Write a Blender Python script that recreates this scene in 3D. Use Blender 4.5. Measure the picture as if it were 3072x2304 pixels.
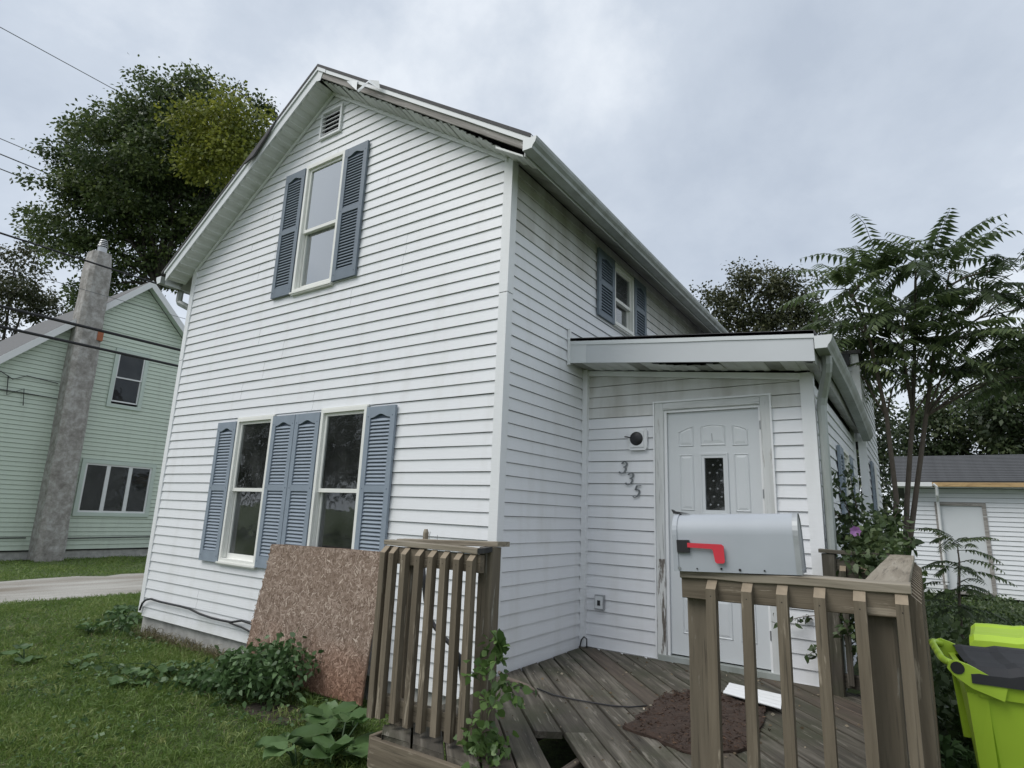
import bpy, math, random
import numpy as np
from mathutils import Matrix, Vector
R = math.radians
for o in list(bpy.data.objects):
    bpy.data.objects.remove(o)
sc = bpy.context.scene
col = sc.collection

# ---------------------------------------------------------------- camera
cam_d = bpy.data.cameras.new('camera')
cam = bpy.data.objects.new('camera', cam_d); col.objects.link(cam)
_y, _p, _r = 0.6004, 0.2153, 0.0397
_f = Vector((-math.sin(_y) * math.cos(_p), math.cos(_y) * math.cos(_p), math.sin(_p)))
_rt = Vector((math.cos(_y), math.sin(_y), 0)); _up = _rt.cross(_f)
_r2 = _rt * math.cos(_r) + _up * math.sin(_r); _u2 = _up * math.cos(_r) - _rt * math.sin(_r)
_m = Matrix.Identity(4)
for i in range(3):
    _m[i][0], _m[i][1], _m[i][2] = _r2[i], _u2[i], -_f[i]
_m.translation = Vector((2.613, -3.694, 1.629))
cam.matrix_world = _m
cam_d.sensor_width = 36.0
cam_d.lens = 36.0 * 1774.83 / 3072
cam_d.clip_start = 0.05; cam_d.clip_end = 2000
sc.camera = cam

# ---------------------------------------------------------------- sky, sun, exposure
SUN_EL, SUN_AZ = R(52), R(212)         # soft light behind the cloud, from over the viewer's left shoulder
w = bpy.data.worlds.new('World'); sc.world = w; w.use_nodes = True
nt = w.node_tree; N = nt.nodes; L = nt.links; N.clear()
out = N.new('ShaderNodeOutputWorld'); bg = N.new('ShaderNodeBackground'); bg.inputs[1].default_value = 0.1
L.new(bg.outputs[0], out.inputs[0])
sky = N.new('ShaderNodeTexSky'); sky.sky_type = 'NISHITA'; sky.sun_disc = False
sky.sun_elevation = SUN_EL; sky.sun_rotation = SUN_AZ
tc = N.new('ShaderNodeTexCoord')
mp = N.new('ShaderNodeMapping'); mp.inputs['Scale'].default_value = (1.0, 1.0, 1.4); mp.inputs['Location'].default_value = (9.1, 4.6, 2.7)
L.new(tc.outputs['Generated'], mp.inputs[0])
n1 = N.new('ShaderNodeTexNoise'); n1.inputs['Scale'].default_value = 1.5; n1.inputs['Detail'].default_value = 9; n1.inputs['Roughness'].default_value = 0.58; n1.inputs['Distortion'].default_value = 0.15
L.new(mp.outputs[0], n1.inputs['Vector'])
cr = N.new('ShaderNodeValToRGB'); e = cr.color_ramp.elements
e[0].position = 0.30; e[0].color = (3.85, 4.35, 5.1, 1); e[1].position = 0.555; e[1].color = (6.35, 6.75, 7.25, 1)
m_ = e.new(0.44); m_.color = (4.75, 5.25, 5.95, 1)
L.new(n1.outputs[0], cr.inputs[0])
mx = N.new('ShaderNodeMix'); mx.data_type = 'RGBA'; mx.inputs[0].default_value = 0.92
L.new(sky.outputs[0], mx.inputs['A']); L.new(cr.outputs[0], mx.inputs['B']); L.new(mx.outputs['Result'], bg.inputs[0])

sd = bpy.data.lights.new('sun', 'SUN'); sd.energy = 1.5; sd.angle = R(38); sd.color = (1.0, 0.975, 0.94)
so = bpy.data.objects.new('sun', sd); col.objects.link(so)
# azimuth measured from +Y clockwise; sun stands at -Y and a little -X (front-left of the house)
_sd = Vector((math.sin(SUN_AZ) * math.cos(SUN_EL), math.cos(SUN_AZ) * math.cos(SUN_EL), math.sin(SUN_EL)))
so.rotation_euler = _sd.to_track_quat('Z', 'Y').to_euler(); so.location = _sd * 60
vs = sc.view_settings; vs.view_transform = 'Standard'; vs.look = 'None'; vs.exposure = 0.46; vs.gamma = 1.0
try: vs.use_curve_mapping = False
except Exception: pass
sc.cycles.use_denoising = True
sc.cycles.max_bounces = 8; sc.cycles.transparent_max_bounces = 12

# ---------------------------------------------------------------- helpers
WM = {}
rnd = random.Random(7)
T = Matrix.Translation
def put(o, parent, M):
    col.objects.link(o); WM[o] = M
    if parent is not None:
        o.parent = parent
        o.matrix_basis = WM[parent].inverted() @ M
    else:
        o.matrix_basis = M
    return o
def tag(o, label, cat, group=None):
    o['label'] = label; o['category'] = cat
    if group: o['group'] = group
    return o
def empty(name, loc, label, cat, group=None):
    o = bpy.data.objects.new(name, None); o.empty_display_size = 0.2
    put(o, None, T(Vector(loc))); tag(o, label, cat, group); return o
class MB:
    def __init__(s): s.v = []; s.f = []
    def add(s, vs, fs):
        k = len(s.v); s.v += [tuple(x) for x in vs]; s.f += [tuple(i + k for i in f) for f in fs]; return s
    def box(s, a, b):
        (x0, y0, z0), (x1, y1, z1) = a, b
        return s.add([(x0,y0,z0),(x1,y0,z0),(x1,y1,z0),(x0,y1,z0),(x0,y0,z1),(x1,y0,z1),(x1,y1,z1),(x0,y1,z1)],
                     [(0,3,2,1),(4,5,6,7),(0,1,5,4),(1,2,6,5),(2,3,7,6),(3,0,4,7)])
    def hexa(s, p):                       # 8 corners, order as box
        return s.add(p, [(0,3,2,1),(4,5,6,7),(0,1,5,4),(1,2,6,5),(2,3,7,6),(3,0,4,7)])
    def prism(s, poly, d):                # polygon (3-D points) swept by vector d
        n = len(poly); d = Vector(d); A = [Vector(p) for p in poly]
        return s.add(A + [p + d for p in A], [tuple(range(n))[::-1], tuple(range(n, 2*n))] + [(i, (i+1) % n, n + (i+1) % n, n + i) for i in range(n)])
    def sheet(s, a, b):                   # ribbon between two polylines
        n = len(a); return s.add(list(a) + list(b), [(i, i+1, n+i+1, n+i) for i in range(n-1)])
    def tube(s, path, rad, n=8, cap=True):
        P = [Vector(p) for p in path]; k = len(P)
        if not hasattr(rad, '__len__'): rad = [rad] * k
        vs = []; fs = []; prev = None
        for i in range(k):
            d = (P[min(i+1, k-1)] - P[max(i-1, 0)]).normalized()
            if prev is None:
                a = d.orthogonal().normalized()
            else:
                a = (prev - d * prev.dot(d)).normalized()
            prev = a; b = d.cross(a)
            for j in range(n):
                t = 2 * math.pi * j / n
                vs.append(P[i] + (a * math.cos(t) + b * math.sin(t)) * rad[i])
        for i in range(k-1):
            for j in range(n):
                fs.append((i*n+j, i*n+(j+1) % n, (i+1)*n+(j+1) % n, (i+1)*n+j))
        if cap: fs += [tuple(range(n))[::-1], tuple(range((k-1)*n, k*n))]
        return s.add(vs, fs)
def mesh(name, v, f, mat, smooth=False):
    me = bpy.data.meshes.new(name); me.from_pydata([tuple(x) for x in v], [], f)
    me.materials.append(mat)
    if smooth: me.shade_smooth()
    me.update(); return me
def mk(name, mb, mat, parent=None, smooth=False, M=None, origin=None):
    """a mesh object from world-space geometry; its origin goes to the middle of it"""
    if M is None:
        a = np.array([tuple(x) for x in mb.v]); c = (a.min(0) + a.max(0)) / 2 if origin is None else np.array(origin)
        M = T(Vector(c)); v = a - c
    else:
        v = mb.v
    return put(bpy.data.objects.new(name, mesh(name, v, mb.f, mat, smooth)), parent, M)
def frame(p0, p1, nrm):
    x = (Vector(p1) - Vector(p0)).normalized(); z = Vector(nrm); z = (z - x * z.dot(x)).normalized(); y = z.cross(x)
    M = Matrix.Identity(4)
    for i in range(3): M[i][0], M[i][1], M[i][2] = x[i], y[i], z[i]
    M.translation = Vector(p0); return M
def board(name, parent, p0, p1, wid, th, mat, nrm, wear=0.003, seg=4, ends=(0, 0)):
    """a sawn board from p0 to p1 (centre line of its section), its wide face towards nrm; slightly worn"""
    ln = (Vector(p1) - Vector(p0)).length; vs = []; fs = []
    h = wid / 2; t = th / 2; c = min(wid, th) * 0.09
    sec = [(-h+c, -t), (h-c, -t), (h, -t+c), (h, t-c), (h-c, t), (-h+c, t), (-h, t-c), (-h, -t+c)]
    for i in range(seg + 1):
        u = ln * i / seg; jy = rnd.uniform(-wear, wear); jz = rnd.uniform(-wear, wear)
        for (a, b) in sec:
            sk = (ends[0] * a if i == 0 else ends[1] * a if i == seg else 0)
            vs.append((u + sk, a + jy + rnd.uniform(-wear, wear) * .35, b + jz + rnd.uniform(-wear, wear) * .35))
    for i in range(seg):
        for j in range(8): fs.append((i*8+j, i*8+(j+1) % 8, i*8+8+(j+1) % 8, i*8+8+j))
    fs += [tuple(range(8))[::-1], tuple(range(seg*8, seg*8+8))]
    return put(bpy.data.objects.new(name, mesh(name, vs, fs, mat)), parent, frame(p0, p1, nrm))

# ---------------------------------------------------------------- materials
def new_mat(name):
    m = bpy.data.materials.new(name); m.use_nodes = True
    n = m.node_tree; b = n.nodes['Principled BSDF']; return m, n.nodes, n.links, b
def noise(N, L, scale, detail=4, vec=None, rough=0.55, dist=0.0):
    t = N.new('ShaderNodeTexNoise'); t.inputs['Scale'].default_value = scale; t.inputs['Detail'].default_value = detail
    t.inputs['Roughness'].default_value = rough; t.inputs['Distortion'].default_value = dist
    if vec is not None: L.new(vec, t.inputs['Vector'])
    return t.outputs[0]
def ramp(N, L, fac, stops):
    r = N.new('ShaderNodeValToRGB'); e = r.color_ramp.elements
    while len(e) > 1: e.remove(e[-1])
    e[0].position = stops[0][0]; e[0].color = (*stops[0][1], 1)
    for p, c in stops[1:]:
        x = e.new(p); x.color = (*c, 1)
    L.new(fac, r.inputs[0]); return r.outputs[0]
def mixc(N, L, fac, a, b, mode='MIX'):
    m = N.new('ShaderNodeMix'); m.data_type = 'RGBA'; m.blend_type = mode
    if isinstance(fac, (int, float)): m.inputs[0].default_value = fac
    else: L.new(fac, m.inputs[0])
    for s, k in ((a, 'A'), (b, 'B')):
        if isinstance(s, tuple): m.inputs[k].default_value = (*s, 1)
        else: L.new(s, m.inputs[k])
    return m.outputs['Result']
def bump(N, L, b, h, strength=0.3, dist=0.002):
    x = N.new('ShaderNodeBump'); x.inputs['Strength'].default_value = strength; x.inputs['Distance'].default_value = dist
    L.new(h, x.inputs['Height']); L.new(x.outputs[0], b.inputs['Normal'])
def coords(N, L, kind='Object', scale=(1, 1, 1), rot=(0, 0, 0), shift_random=False):
    if kind == 'World':
        g = N.new('ShaderNodeNewGeometry'); v = g.outputs['Position']
    else:
        t = N.new('ShaderNodeTexCoord'); v = t.outputs[kind]
    mp = N.new('ShaderNodeMapping'); mp.inputs['Scale'].default_value = scale; mp.inputs['Rotation'].default_value = rot
    L.new(v, mp.inputs[0])
    if shift_random:
        oi = N.new('ShaderNodeObjectInfo'); mu = N.new('ShaderNodeMath'); mu.operation = 'MULTIPLY'; mu.inputs[1].default_value = 37.0
        L.new(oi.outputs['Random'], mu.inputs[0]); L.new(mu.outputs[0], mp.inputs['Location'])
    return mp.outputs[0]
def obj_random(N): return N.new('ShaderNodeObjectInfo').outputs['Random']
def mat_vinyl(name, c, stain=(0.42, 0.40, 0.33), amount=0.35, rough=0.42, tone=0.06, stain_lo=0.52):
    m, N, L, b = new_mat(name)
    v = coords(N, L, 'World', (1, 1, 1)); vs_ = coords(N, L, 'World', (5.0, 5.0, 0.9))
    a = noise(N, L, 1.3, 5, v); s = noise(N, L, 1.0, 6, vs_)
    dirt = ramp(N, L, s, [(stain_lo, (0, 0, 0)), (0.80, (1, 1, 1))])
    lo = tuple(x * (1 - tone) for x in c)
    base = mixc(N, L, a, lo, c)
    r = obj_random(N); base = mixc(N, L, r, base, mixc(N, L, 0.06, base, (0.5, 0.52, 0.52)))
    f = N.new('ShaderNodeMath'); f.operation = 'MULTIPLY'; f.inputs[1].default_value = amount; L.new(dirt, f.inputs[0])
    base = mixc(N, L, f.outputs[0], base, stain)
    sz = N.new('ShaderNodeSeparateXYZ'); gp_ = N.new('ShaderNodeNewGeometry'); L.new(gp_.outputs['Position'], sz.inputs[0])
    al = N.new('ShaderNodeMath'); al.operation = 'MULTIPLY_ADD'; al.inputs[1].default_value = 1.1; L.new(noise(N, L, 3.5, 6, v), al.inputs[0]); L.new(sz.outputs['Z'], al.inputs[2])
    base = mixc(N, L, ramp(N, L, al.outputs[0], [(0.55, (0.34,) * 3), (1.0, (0, 0, 0))]), base, (0.36, 0.38, 0.28))
    fine = noise(N, L, 60, 3, v); base = mixc(N, L, ramp(N, L, fine, [(0.66, (0, 0, 0)), (0.78, (0.18,) * 3)]), base, stain)
    L.new(base, b.inputs['Base Color']); b.inputs['Roughness'].default_value = rough
    bump(N, L, b, noise(N, L, 9, 3, coords(N, L, 'World', (1, 1, 6))), 0.25, 0.004)
    return m
def mat_plain(name, c, rough=0.5, var=0.12, scale=8, metallic=0.0, bmp=0.0, kind='Object'):
    m, N, L, b = new_mat(name); v = coords(N, L, kind)
    a = noise(N, L, scale, 5, v)
    base = mixc(N, L, a, tuple(x * (1 - var) for x in c), tuple(min(1, x * (1 + var)) for x in c))
    L.new(base, b.inputs['Base Color']); b.inputs['Roughness'].default_value = rough; b.inputs['Metallic'].default_value = metallic
    if bmp: bump(N, L, b, noise(N, L, scale * 6, 4, v), bmp, 0.003)
    return m
def mat_wood(name, dark, mid, light, moss=None, moss_amt=0.5, grain=26, rough=0.85, paint=None, paint_amt=0.0, plo=0.60):
    m, N, L, b = new_mat(name)
    v = coords(N, L, 'Object', (1.3, grain, grain), shift_random=True)
    g = noise(N, L, 1.0, 8, v, 0.62, 0.6)
    base = ramp(N, L, g, [(0.30, dark), (0.5, mid), (0.72, light)])
    fv = coords(N, L, 'Object', (3.0, grain * 5, grain * 5), shift_random=True)
    fi = noise(N, L, 1.0, 4, fv)
    base = mixc(N, L, ramp(N, L, fi, [(0.30, (0.75,) * 3), (0.42, (0, 0, 0))]), base, tuple(x * 0.35 for x in dark))
    big = noise(N, L, 1.8, 4, coords(N, L, 'Object', (1, 2.5, 2.5), shift_random=True))
    r = obj_random(N)
    base = mixc(N, L, ramp(N, L, r, [(0, (0.42,) * 3), (1, (0, 0, 0))]), base, dark)
    base = mixc(N, L, ramp(N, L, big, [(0.40, (0.5,) * 3), (0.62, (0, 0, 0))]), base, mid, 'MULTIPLY') if False else base
    if moss:
        pm = noise(N, L, 2.6, 6, coords(N, L, 'World', (1, 1, 1)), 0.6)
        base = mixc(N, L, ramp(N, L, pm, [(0.44, (0, 0, 0)), (0.64, (moss_amt,) * 3)]), base, moss)
    if paint:
        pn = noise(N, L, 3.0, 7, coords(N, L, 'Object', (1.0, 9, 9), shift_random=True), 0.65)
        base = mixc(N, L, ramp(N, L, pn, [(plo, (0, 0, 0)), (plo + .05, (paint_amt,) * 3)]), base, paint)
    L.new(base, b.inputs['Base Color']); b.inputs['Roughness'].default_value = rough
    bump(N, L, b, fi, 0.45, 0.004)
    return m
def mat_leaf(name, dark, mid, light, rough=0.5, trans=0.25):
    m, N, L, b = new_mat(name)
    at = N.new('ShaderNodeAttribute'); at.attribute_name = 'tint'
    c = ramp(N, L, at.outputs['Fac'], [(0.0, dark), (0.5, mid), (1.0, light)])
    L.new(c, b.inputs['Base Color']); b.inputs['Roughness'].default_value = rough
    t = N.new('ShaderNodeBsdfTranslucent'); L.new(c, t.inputs[0])
    mxs = N.new('ShaderNodeMixShader'); mxs.inputs[0].default_value = trans
    o = N['Material Output']; L.new(b.outputs[0], mxs.inputs[1]); L.new(t.outputs[0], mxs.inputs[2]); L.new(mxs.outputs[0], o.inputs[0])
    return m
def mat_glass(name, see=0.55, refl=1.0, wavy=0.25):
    """old window glass: partly clear, partly mirror, a little wavy and dusty"""
    m, N, L, b = new_mat(name)
    v = coords(N, L, 'World')
    g = N.new('ShaderNodeBsdfGlossy'); g.inputs['Roughness'].default_value = 0.03; g.inputs[0].default_value = (0.9, 0.93, 0.95, 1)
    tr = N.new('ShaderNodeBsdfTransparent'); tr.inputs[0].default_value = (see, see * 1.03, see * 1.03, 1)
    fr = N.new('ShaderNodeFresnel'); fr.inputs[0].default_value = 1.75
    bu = N.new('ShaderNodeBump'); bu.inputs['Strength'].default_value = wavy; bu.inputs['Distance'].default_value = 0.01
    L.new(noise(N, L, 4.0, 2, v), bu.inputs['Height']); L.new(bu.outputs[0], g.inputs['Normal'])
    mu = N.new('ShaderNodeMath'); mu.operation = 'MULTIPLY'; mu.inputs[1].default_value = refl; mu.use_clamp = True; L.new(fr.outputs[0], mu.inputs[0])
    mxs = N.new('ShaderNodeMixShader'); L.new(mu.outputs[0], mxs.inputs[0]); L.new(tr.outputs[0], mxs.inputs[1]); L.new(g.outputs[0], mxs.inputs[2])
    b.inputs['Base Color'].default_value = (0.35, 0.36, 0.35, 1); b.inputs['Roughness'].default_value = 0.7
    d = N.new('ShaderNodeMixShader')
    dn = ramp(N, L, noise(N, L, 3, 6, v), [(0.35, (0.02,) * 3), (0.75, (0.10,) * 3)]); L.new(dn, d.inputs[0])
    L.new(mxs.outputs[0], d.inputs[1]); L.new(b.outputs[0], d.inputs[2])
    L.new(d.outputs[0], N['Material Output'].inputs[0])
    return m

M = {}
M['siding'] = mat_vinyl('white_vinyl', (0.80, 0.81, 0.83), amount=0.22)
M['siding_side'] = M['siding']
M['siding_stain_shade'] = mat_vinyl('stain_shade_vinyl', (0.70, 0.705, 0.69), stain=(0.30, 0.28, 0.22), amount=0.7, stain_lo=0.36)  # mildew stain on the porch; on the side wall also painted eave shade
M['trim'] = mat_vinyl('white_trim', (0.82, 0.83, 0.84), amount=0.18)
M['window_white'] = mat_plain('window_vinyl', (0.80, 0.80, 0.76), 0.4, 0.05, 5)
M['soffit'] = mat_vinyl('grey_soffit', (0.64, 0.66, 0.64), stain=(0.30, 0.30, 0.26), amount=0.45, stain_lo=0.45)
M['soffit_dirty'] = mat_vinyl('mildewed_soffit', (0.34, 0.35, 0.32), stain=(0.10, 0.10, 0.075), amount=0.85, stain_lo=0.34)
M['alu'] = mat_plain('painted_aluminium', (0.66, 0.68, 0.69), 0.38, 0.06, 3)
M['alu_fascia'] = mat_plain('fascia_aluminium', (0.56, 0.58, 0.60), 0.4, 0.07, 2.2)
M['gutter'] = mat_vinyl('weathered_gutter', (0.36, 0.39, 0.375), stain=(0.13, 0.14, 0.10), amount=0.75, stain_lo=0.40)
M['old_wood'] = mat_wood('bare_grey_wood', (0.17, 0.155, 0.14), (0.33, 0.31, 0.29), (0.46, 0.44, 0.41), grain=22, paint=(0.62, 0.62, 0.60), paint_amt=0.6)
M['shingle'] = mat_plain('dark_shingle', (0.085, 0.082, 0.085), 0.9, 0.35, 25, bmp=0.5)
M['shutter'] = mat_plain('faded_blue_shutter', (0.245, 0.290, 0.345), 0.55, 0.20, 6)
M['shutter_dark'] = mat_plain('shutter_backing', (0.055, 0.075, 0.11), 0.6, 0.1, 6)
M['shutter_up'] = mat_plain('blue_grey_shutter', (0.155, 0.190, 0.230), 0.5, 0.14, 6)
M['room'] = mat_plain('dim_room', (0.16, 0.16, 0.155), 0.9, 0.3, 1.5)
M['curtain'] = mat_plain('pale_curtain', (0.60, 0.61, 0.60), 0.9, 0.15, 3)
M['blind'] = mat_plain('pale_blind', (0.80, 0.82, 0.83), 0.8, 0.06, 2)
M['glass'] = mat_glass('window_glass', refl=1.5)
M['glass_sky'] = mat_glass('upstairs_glass', see=0.92, refl=4.0, wavy=0.06)
M['glass_dim'] = mat_glass('neighbour_glass', see=0.4, refl=0.55)
M['felt'] = mat_plain('shadow_line_felt', (0.035, 0.034, 0.036), 0.95, 0.2, 6)  # felt coloured near-black so the slots between courses read as shadow lines
M['black'] = mat_plain('black_plastic', (0.018, 0.018, 0.02), 0.4, 0.2, 10)
M['dark'] = mat_plain('dark_void', (0.012, 0.011, 0.01), 0.9, 0.2, 4)
M['concrete'] = mat_plain('foundation_render', (0.38, 0.375, 0.355), 0.9, 0.55, 9, bmp=0.9, kind='World')
M['door'] = mat_plain('door_paint', (0.62, 0.645, 0.66), 0.35, 0.05, 3)
M['door_frame'] = mat_wood('flaking_frame_paint', (0.52, 0.53, 0.52), (0.63, 0.645, 0.64), (0.70, 0.71, 0.71), grain=14, rough=0.6, paint=(0.26, 0.23, 0.21), paint_amt=0.55)
M['bare_frame'] = mat_wood('bare_frame_wood', (0.10, 0.085, 0.072), (0.17, 0.15, 0.13), (0.25, 0.225, 0.20), grain=14, paint=(0.66, 0.67, 0.66), paint_amt=0.95, plo=0.45)
M['metal'] = mat_plain('grey_metal', (0.42, 0.43, 0.44), 0.35, 0.15, 12, metallic=0.8)
M['number'] = mat_plain('brushed_number', (0.22, 0.235, 0.245), 0.35, 0.2, 30, metallic=0.7)
M['rail'] = mat_wood('weathered_rail', (0.098, 0.078, 0.054), (0.158, 0.129, 0.091), (0.235, 0.195, 0.142), grain=20, paint=(0.42, 0.36, 0.28), paint_amt=0.55)
M['post'] = mat_wood('painted_post', (0.105, 0.087, 0.062), (0.145, 0.121, 0.088), (0.19, 0.16, 0.117), grain=16, paint=(0.36, 0.345, 0.31), paint_amt=0.6, plo=0.61)
M['cap'] = mat_wood('silvered_cap', (0.13, 0.105, 0.075), (0.27, 0.235, 0.18), (0.42, 0.38, 0.31), grain=18)
M['endgrain'] = mat_plain('end_grain', (0.26, 0.21, 0.15), 0.85, 0.35, 40)
M['deck'] = mat_wood('mossy_deck', (0.034, 0.030, 0.023), (0.092, 0.080, 0.062), (0.225, 0.205, 0.170), moss=(0.046, 0.048, 0.026), moss_amt=0.85, grain=18, paint=(0.27, 0.25, 0.21), paint_amt=0.5)
M['deck_red'] = mat_wood('reddish_board', (0.044, 0.034, 0.027), (0.095, 0.074, 0.057), (0.17, 0.137, 0.108), moss=(0.07, 0.07, 0.04), moss_amt=0.4, grain=18)
M['green'] = mat_vinyl('mint_siding', (0.57, 0.655, 0.55), stain=(0.36, 0.40, 0.34), amount=0.35, tone=0.1)
M['green_trim'] = mat_plain('mint_trim', (0.52, 0.60, 0.54), 0.6, 0.08, 3)
M['far_white'] = mat_plain('neighbour_trim', (0.72, 0.73, 0.73), 0.5, 0.06, 2)
M['far_roof'] = mat_plain('grey_shingles', (0.14, 0.14, 0.14), 0.9, 0.3, 14, bmp=0.4)
M['garage_roof'] = mat_plain('charcoal_shingles', (0.070, 0.072, 0.076), 0.9, 0.45, 7, bmp=0.5)
M['garage_siding'] = mat_vinyl('garage_vinyl', (0.76, 0.78, 0.80), amount=0.15)
M['raw_fascia'] = mat_wood('raw_fascia', (0.24, 0.15, 0.07), (0.48, 0.33, 0.16), (0.60, 0.43, 0.23), grain=6)
M['mailbox'] = mat_plain('mailbox_enamel', (0.36, 0.385, 0.415), 0.55, 0.10, 5)
M['mailbox_end'] = mat_plain('dull_galvanised', (0.36, 0.375, 0.38), 0.5, 0.25, 14, metallic=0.4)
M['red'] = mat_plain('red_flag', (0.60, 0.035, 0.055), 0.4, 0.12, 14)
M['lime'] = mat_plain('lime_plastic', (0.37, 0.545, 0.040), 0.45, 0.14, 3)
M['lid'] = mat_plain('black_lid', (0.015, 0.0155, 0.018), 0.62, 0.2, 5)
M['rust'] = mat_plain('rotten_mat', (0.044, 0.027, 0.019), 0.95, 0.8, 30, bmp=1.0, kind='World')
M['mat_black'] = mat_plain('mat_rubber', (0.030, 0.029, 0.030), 0.7, 0.4, 9, kind='World')
M['cable'] = mat_plain('black_cable', (0.014, 0.014, 0.017), 0.5, 0.1, 5)
M['cable_grey'] = mat_plain('grey_cable', (0.16, 0.17, 0.18), 0.6, 0.1, 5)
M['bark'] = mat_plain('grey_bark', (0.13, 0.105, 0.085), 0.95, 0.4, 9, bmp=0.9)
M['bark_dark'] = mat_plain('dark_bark', (0.055, 0.048, 0.040), 0.95, 0.4, 9, bmp=0.9)
M['maple'] = mat_leaf('maple_leaf', (0.032, 0.054, 0.018), (0.075, 0.112, 0.036), (0.15, 0.19, 0.055), trans=0.32)
M['maple_yellow'] = mat_leaf('turning_leaf', (0.085, 0.115, 0.02), (0.20, 0.23, 0.034), (0.35, 0.36, 0.06), trans=0.35)
M['dark_tree'] = mat_leaf('dark_leaf', (0.022, 0.036, 0.016), (0.048, 0.072, 0.030), (0.095, 0.115, 0.05))
M['olive_tree'] = mat_leaf('olive_leaf', (0.028, 0.038, 0.015), (0.062, 0.072, 0.030), (0.115, 0.115, 0.05))
M['ailanthus'] = mat_leaf('pinnate_leaf', (0.045, 0.068, 0.030), (0.092, 0.132, 0.052), (0.17, 0.21, 0.085), rough=0.42, trans=0.42)
M['shrub'] = mat_leaf('shrub_leaf', (0.026, 0.045, 0.016), (0.060, 0.095, 0.034), (0.125, 0.165, 0.065))
M['weed'] = mat_leaf('weed_leaf', (0.040, 0.082, 0.026), (0.082, 0.150, 0.052), (0.13, 0.21, 0.085))
M['burdock'] = mat_leaf('burdock_leaf', (0.042, 0.085, 0.024), (0.078, 0.145, 0.045), (0.12, 0.20, 0.075), rough=0.5)
M['vine'] = mat_leaf('vine_leaf', (0.042, 0.085, 0.022), (0.088, 0.155, 0.040), (0.16, 0.25, 0.075))
M['grass'] = mat_leaf('grass_blade', (0.066, 0.122, 0.020), (0.14, 0.225, 0.045), (0.30, 0.34, 0.12), rough=0.55, trans=0.35)
M['dry'] = mat_leaf('dry_grass', (0.10, 0.085, 0.045), (0.19, 0.165, 0.085), (0.30, 0.27, 0.16))
M['petal'] = mat_plain('purple_petal', (0.24, 0.11, 0.28), 0.6, 0.2, 30)
def mat_osb(strand):
    m, N, L, b = new_mat('osb_strand' if strand else 'osb_core'); v = coords(N, L, 'World')
    if strand:
        at = N.new('ShaderNodeAttribute'); at.attribute_name = 'tint'
        base = ramp(N, L, at.outputs['Fac'], [(0.0, (0.13, 0.085, 0.060)), (0.35, (0.235, 0.17, 0.128)), (0.65, (0.33, 0.255, 0.205)), (1.0, (0.52, 0.43, 0.355))])
    else:
        base = ramp(N, L, noise(N, L, 40, 5, v), [(0.35, (0.12, 0.08, 0.056)), (0.65, (0.24, 0.175, 0.13))])
    sx = N.new('ShaderNodeSeparateXYZ'); g_ = N.new('ShaderNodeNewGeometry'); L.new(g_.outputs['Position'], sx.inputs[0])
    ad = N.new('ShaderNodeMath'); ad.operation = 'MULTIPLY_ADD'; ad.inputs[1].default_value = 0.5; L.new(noise(N, L, 3, 5, v), ad.inputs[0]); L.new(sx.outputs['Z'], ad.inputs[2])
    # the lower, soaked part of the sheet has gone red-brown
    base = mixc(N, L, ramp(N, L, ad.outputs[0], [(0.42, (0.8,) * 3), (0.85, (0, 0, 0))]), base, mixc(N, L, 1.0, base, (0.80, 0.52, 0.39), 'MULTIPLY'))
    L.new(base, b.inputs['Base Color']); b.inputs['Roughness'].default_value = 0.85
    bump(N, L, b, noise(N, L, 120, 4, v), 0.4, 0.002); return m
M['osb'] = mat_osb(False); M['osb_strand'] = mat_osb(True)

def mat_chimney():
    m, N, L, b = new_mat('mottled_stucco'); v = coords(N, L, 'World')
    a = noise(N, L, 5.5, 9, v, 0.72, 0.2); c = noise(N, L, 16, 7, coords(N, L, 'World', (1, 1, .35)), 0.7)
    base = ramp(N, L, a, [(0.30, (0.18, 0.165, 0.15)), (0.5, (0.33, 0.315, 0.295)), (0.68, (0.52, 0.51, 0.50))])
    base = mixc(N, L, ramp(N, L, c, [(0.55, (0, 0, 0)), (0.75, (0.5,) * 3)]), base, (0.16, 0.14, 0.12))
    L.new(base, b.inputs['Base Color']); b.inputs['Roughness'].default_value = 0.95; bump(N, L, b, c, 0.6, 0.02); return m
M['stucco'] = mat_chimney()
def mat_ground():
    m, N, L, b = new_mat('soil_and_thatch'); v = coords(N, L, 'World')
    a = noise(N, L, 0.7, 7, v, 0.6); f = noise(N, L, 22, 6, v, 0.7)
    base = ramp(N, L, a, [(0.35, (0.060, 0.092, 0.024)), (0.52, (0.090, 0.135, 0.036)), (0.68, (0.13, 0.16, 0.052))])
    base = mixc(N, L, ramp(N, L, f, [(0.42, (0.8,) * 3), (0.56, (0, 0, 0))]), base, (0.040, 0.050, 0.018))
    L.new(base, b.inputs['Base Color']); b.inputs['Roughness'].default_value = 1.0; bump(N, L, b, f, 1.0, 0.03); return m
M['ground'] = mat_ground()
def mat_gravel():
    m, N, L, b = new_mat('compacted_gravel'); v = coords(N, L, 'World', (1, 0.25, 1)); v2 = coords(N, L, 'World')
    a = noise(N, L, 1.6, 6, v); f = noise(N, L, 55, 5, v2, 0.7)
    base = ramp(N, L, a, [(0.34, (0.20, 0.165, 0.125)), (0.5, (0.34, 0.32, 0.285)), (0.66, (0.47, 0.455, 0.42))])
    base = mixc(N, L, ramp(N, L, f, [(0.36, (0.6,) * 3), (0.5, (0, 0, 0))]), base, (0.16, 0.145, 0.12))
    L.new(base, b.inputs['Base Color']); b.inputs['Roughness'].default_value = 0.95; bump(N, L, b, f, 0.8, 0.02); return m
M['gravel'] = mat_gravel()
M['soil'] = mat_plain('bare_soil', (0.045, 0.036, 0.026), 1.0, 0.5, 14, bmp=1.0, kind='World')
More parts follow.
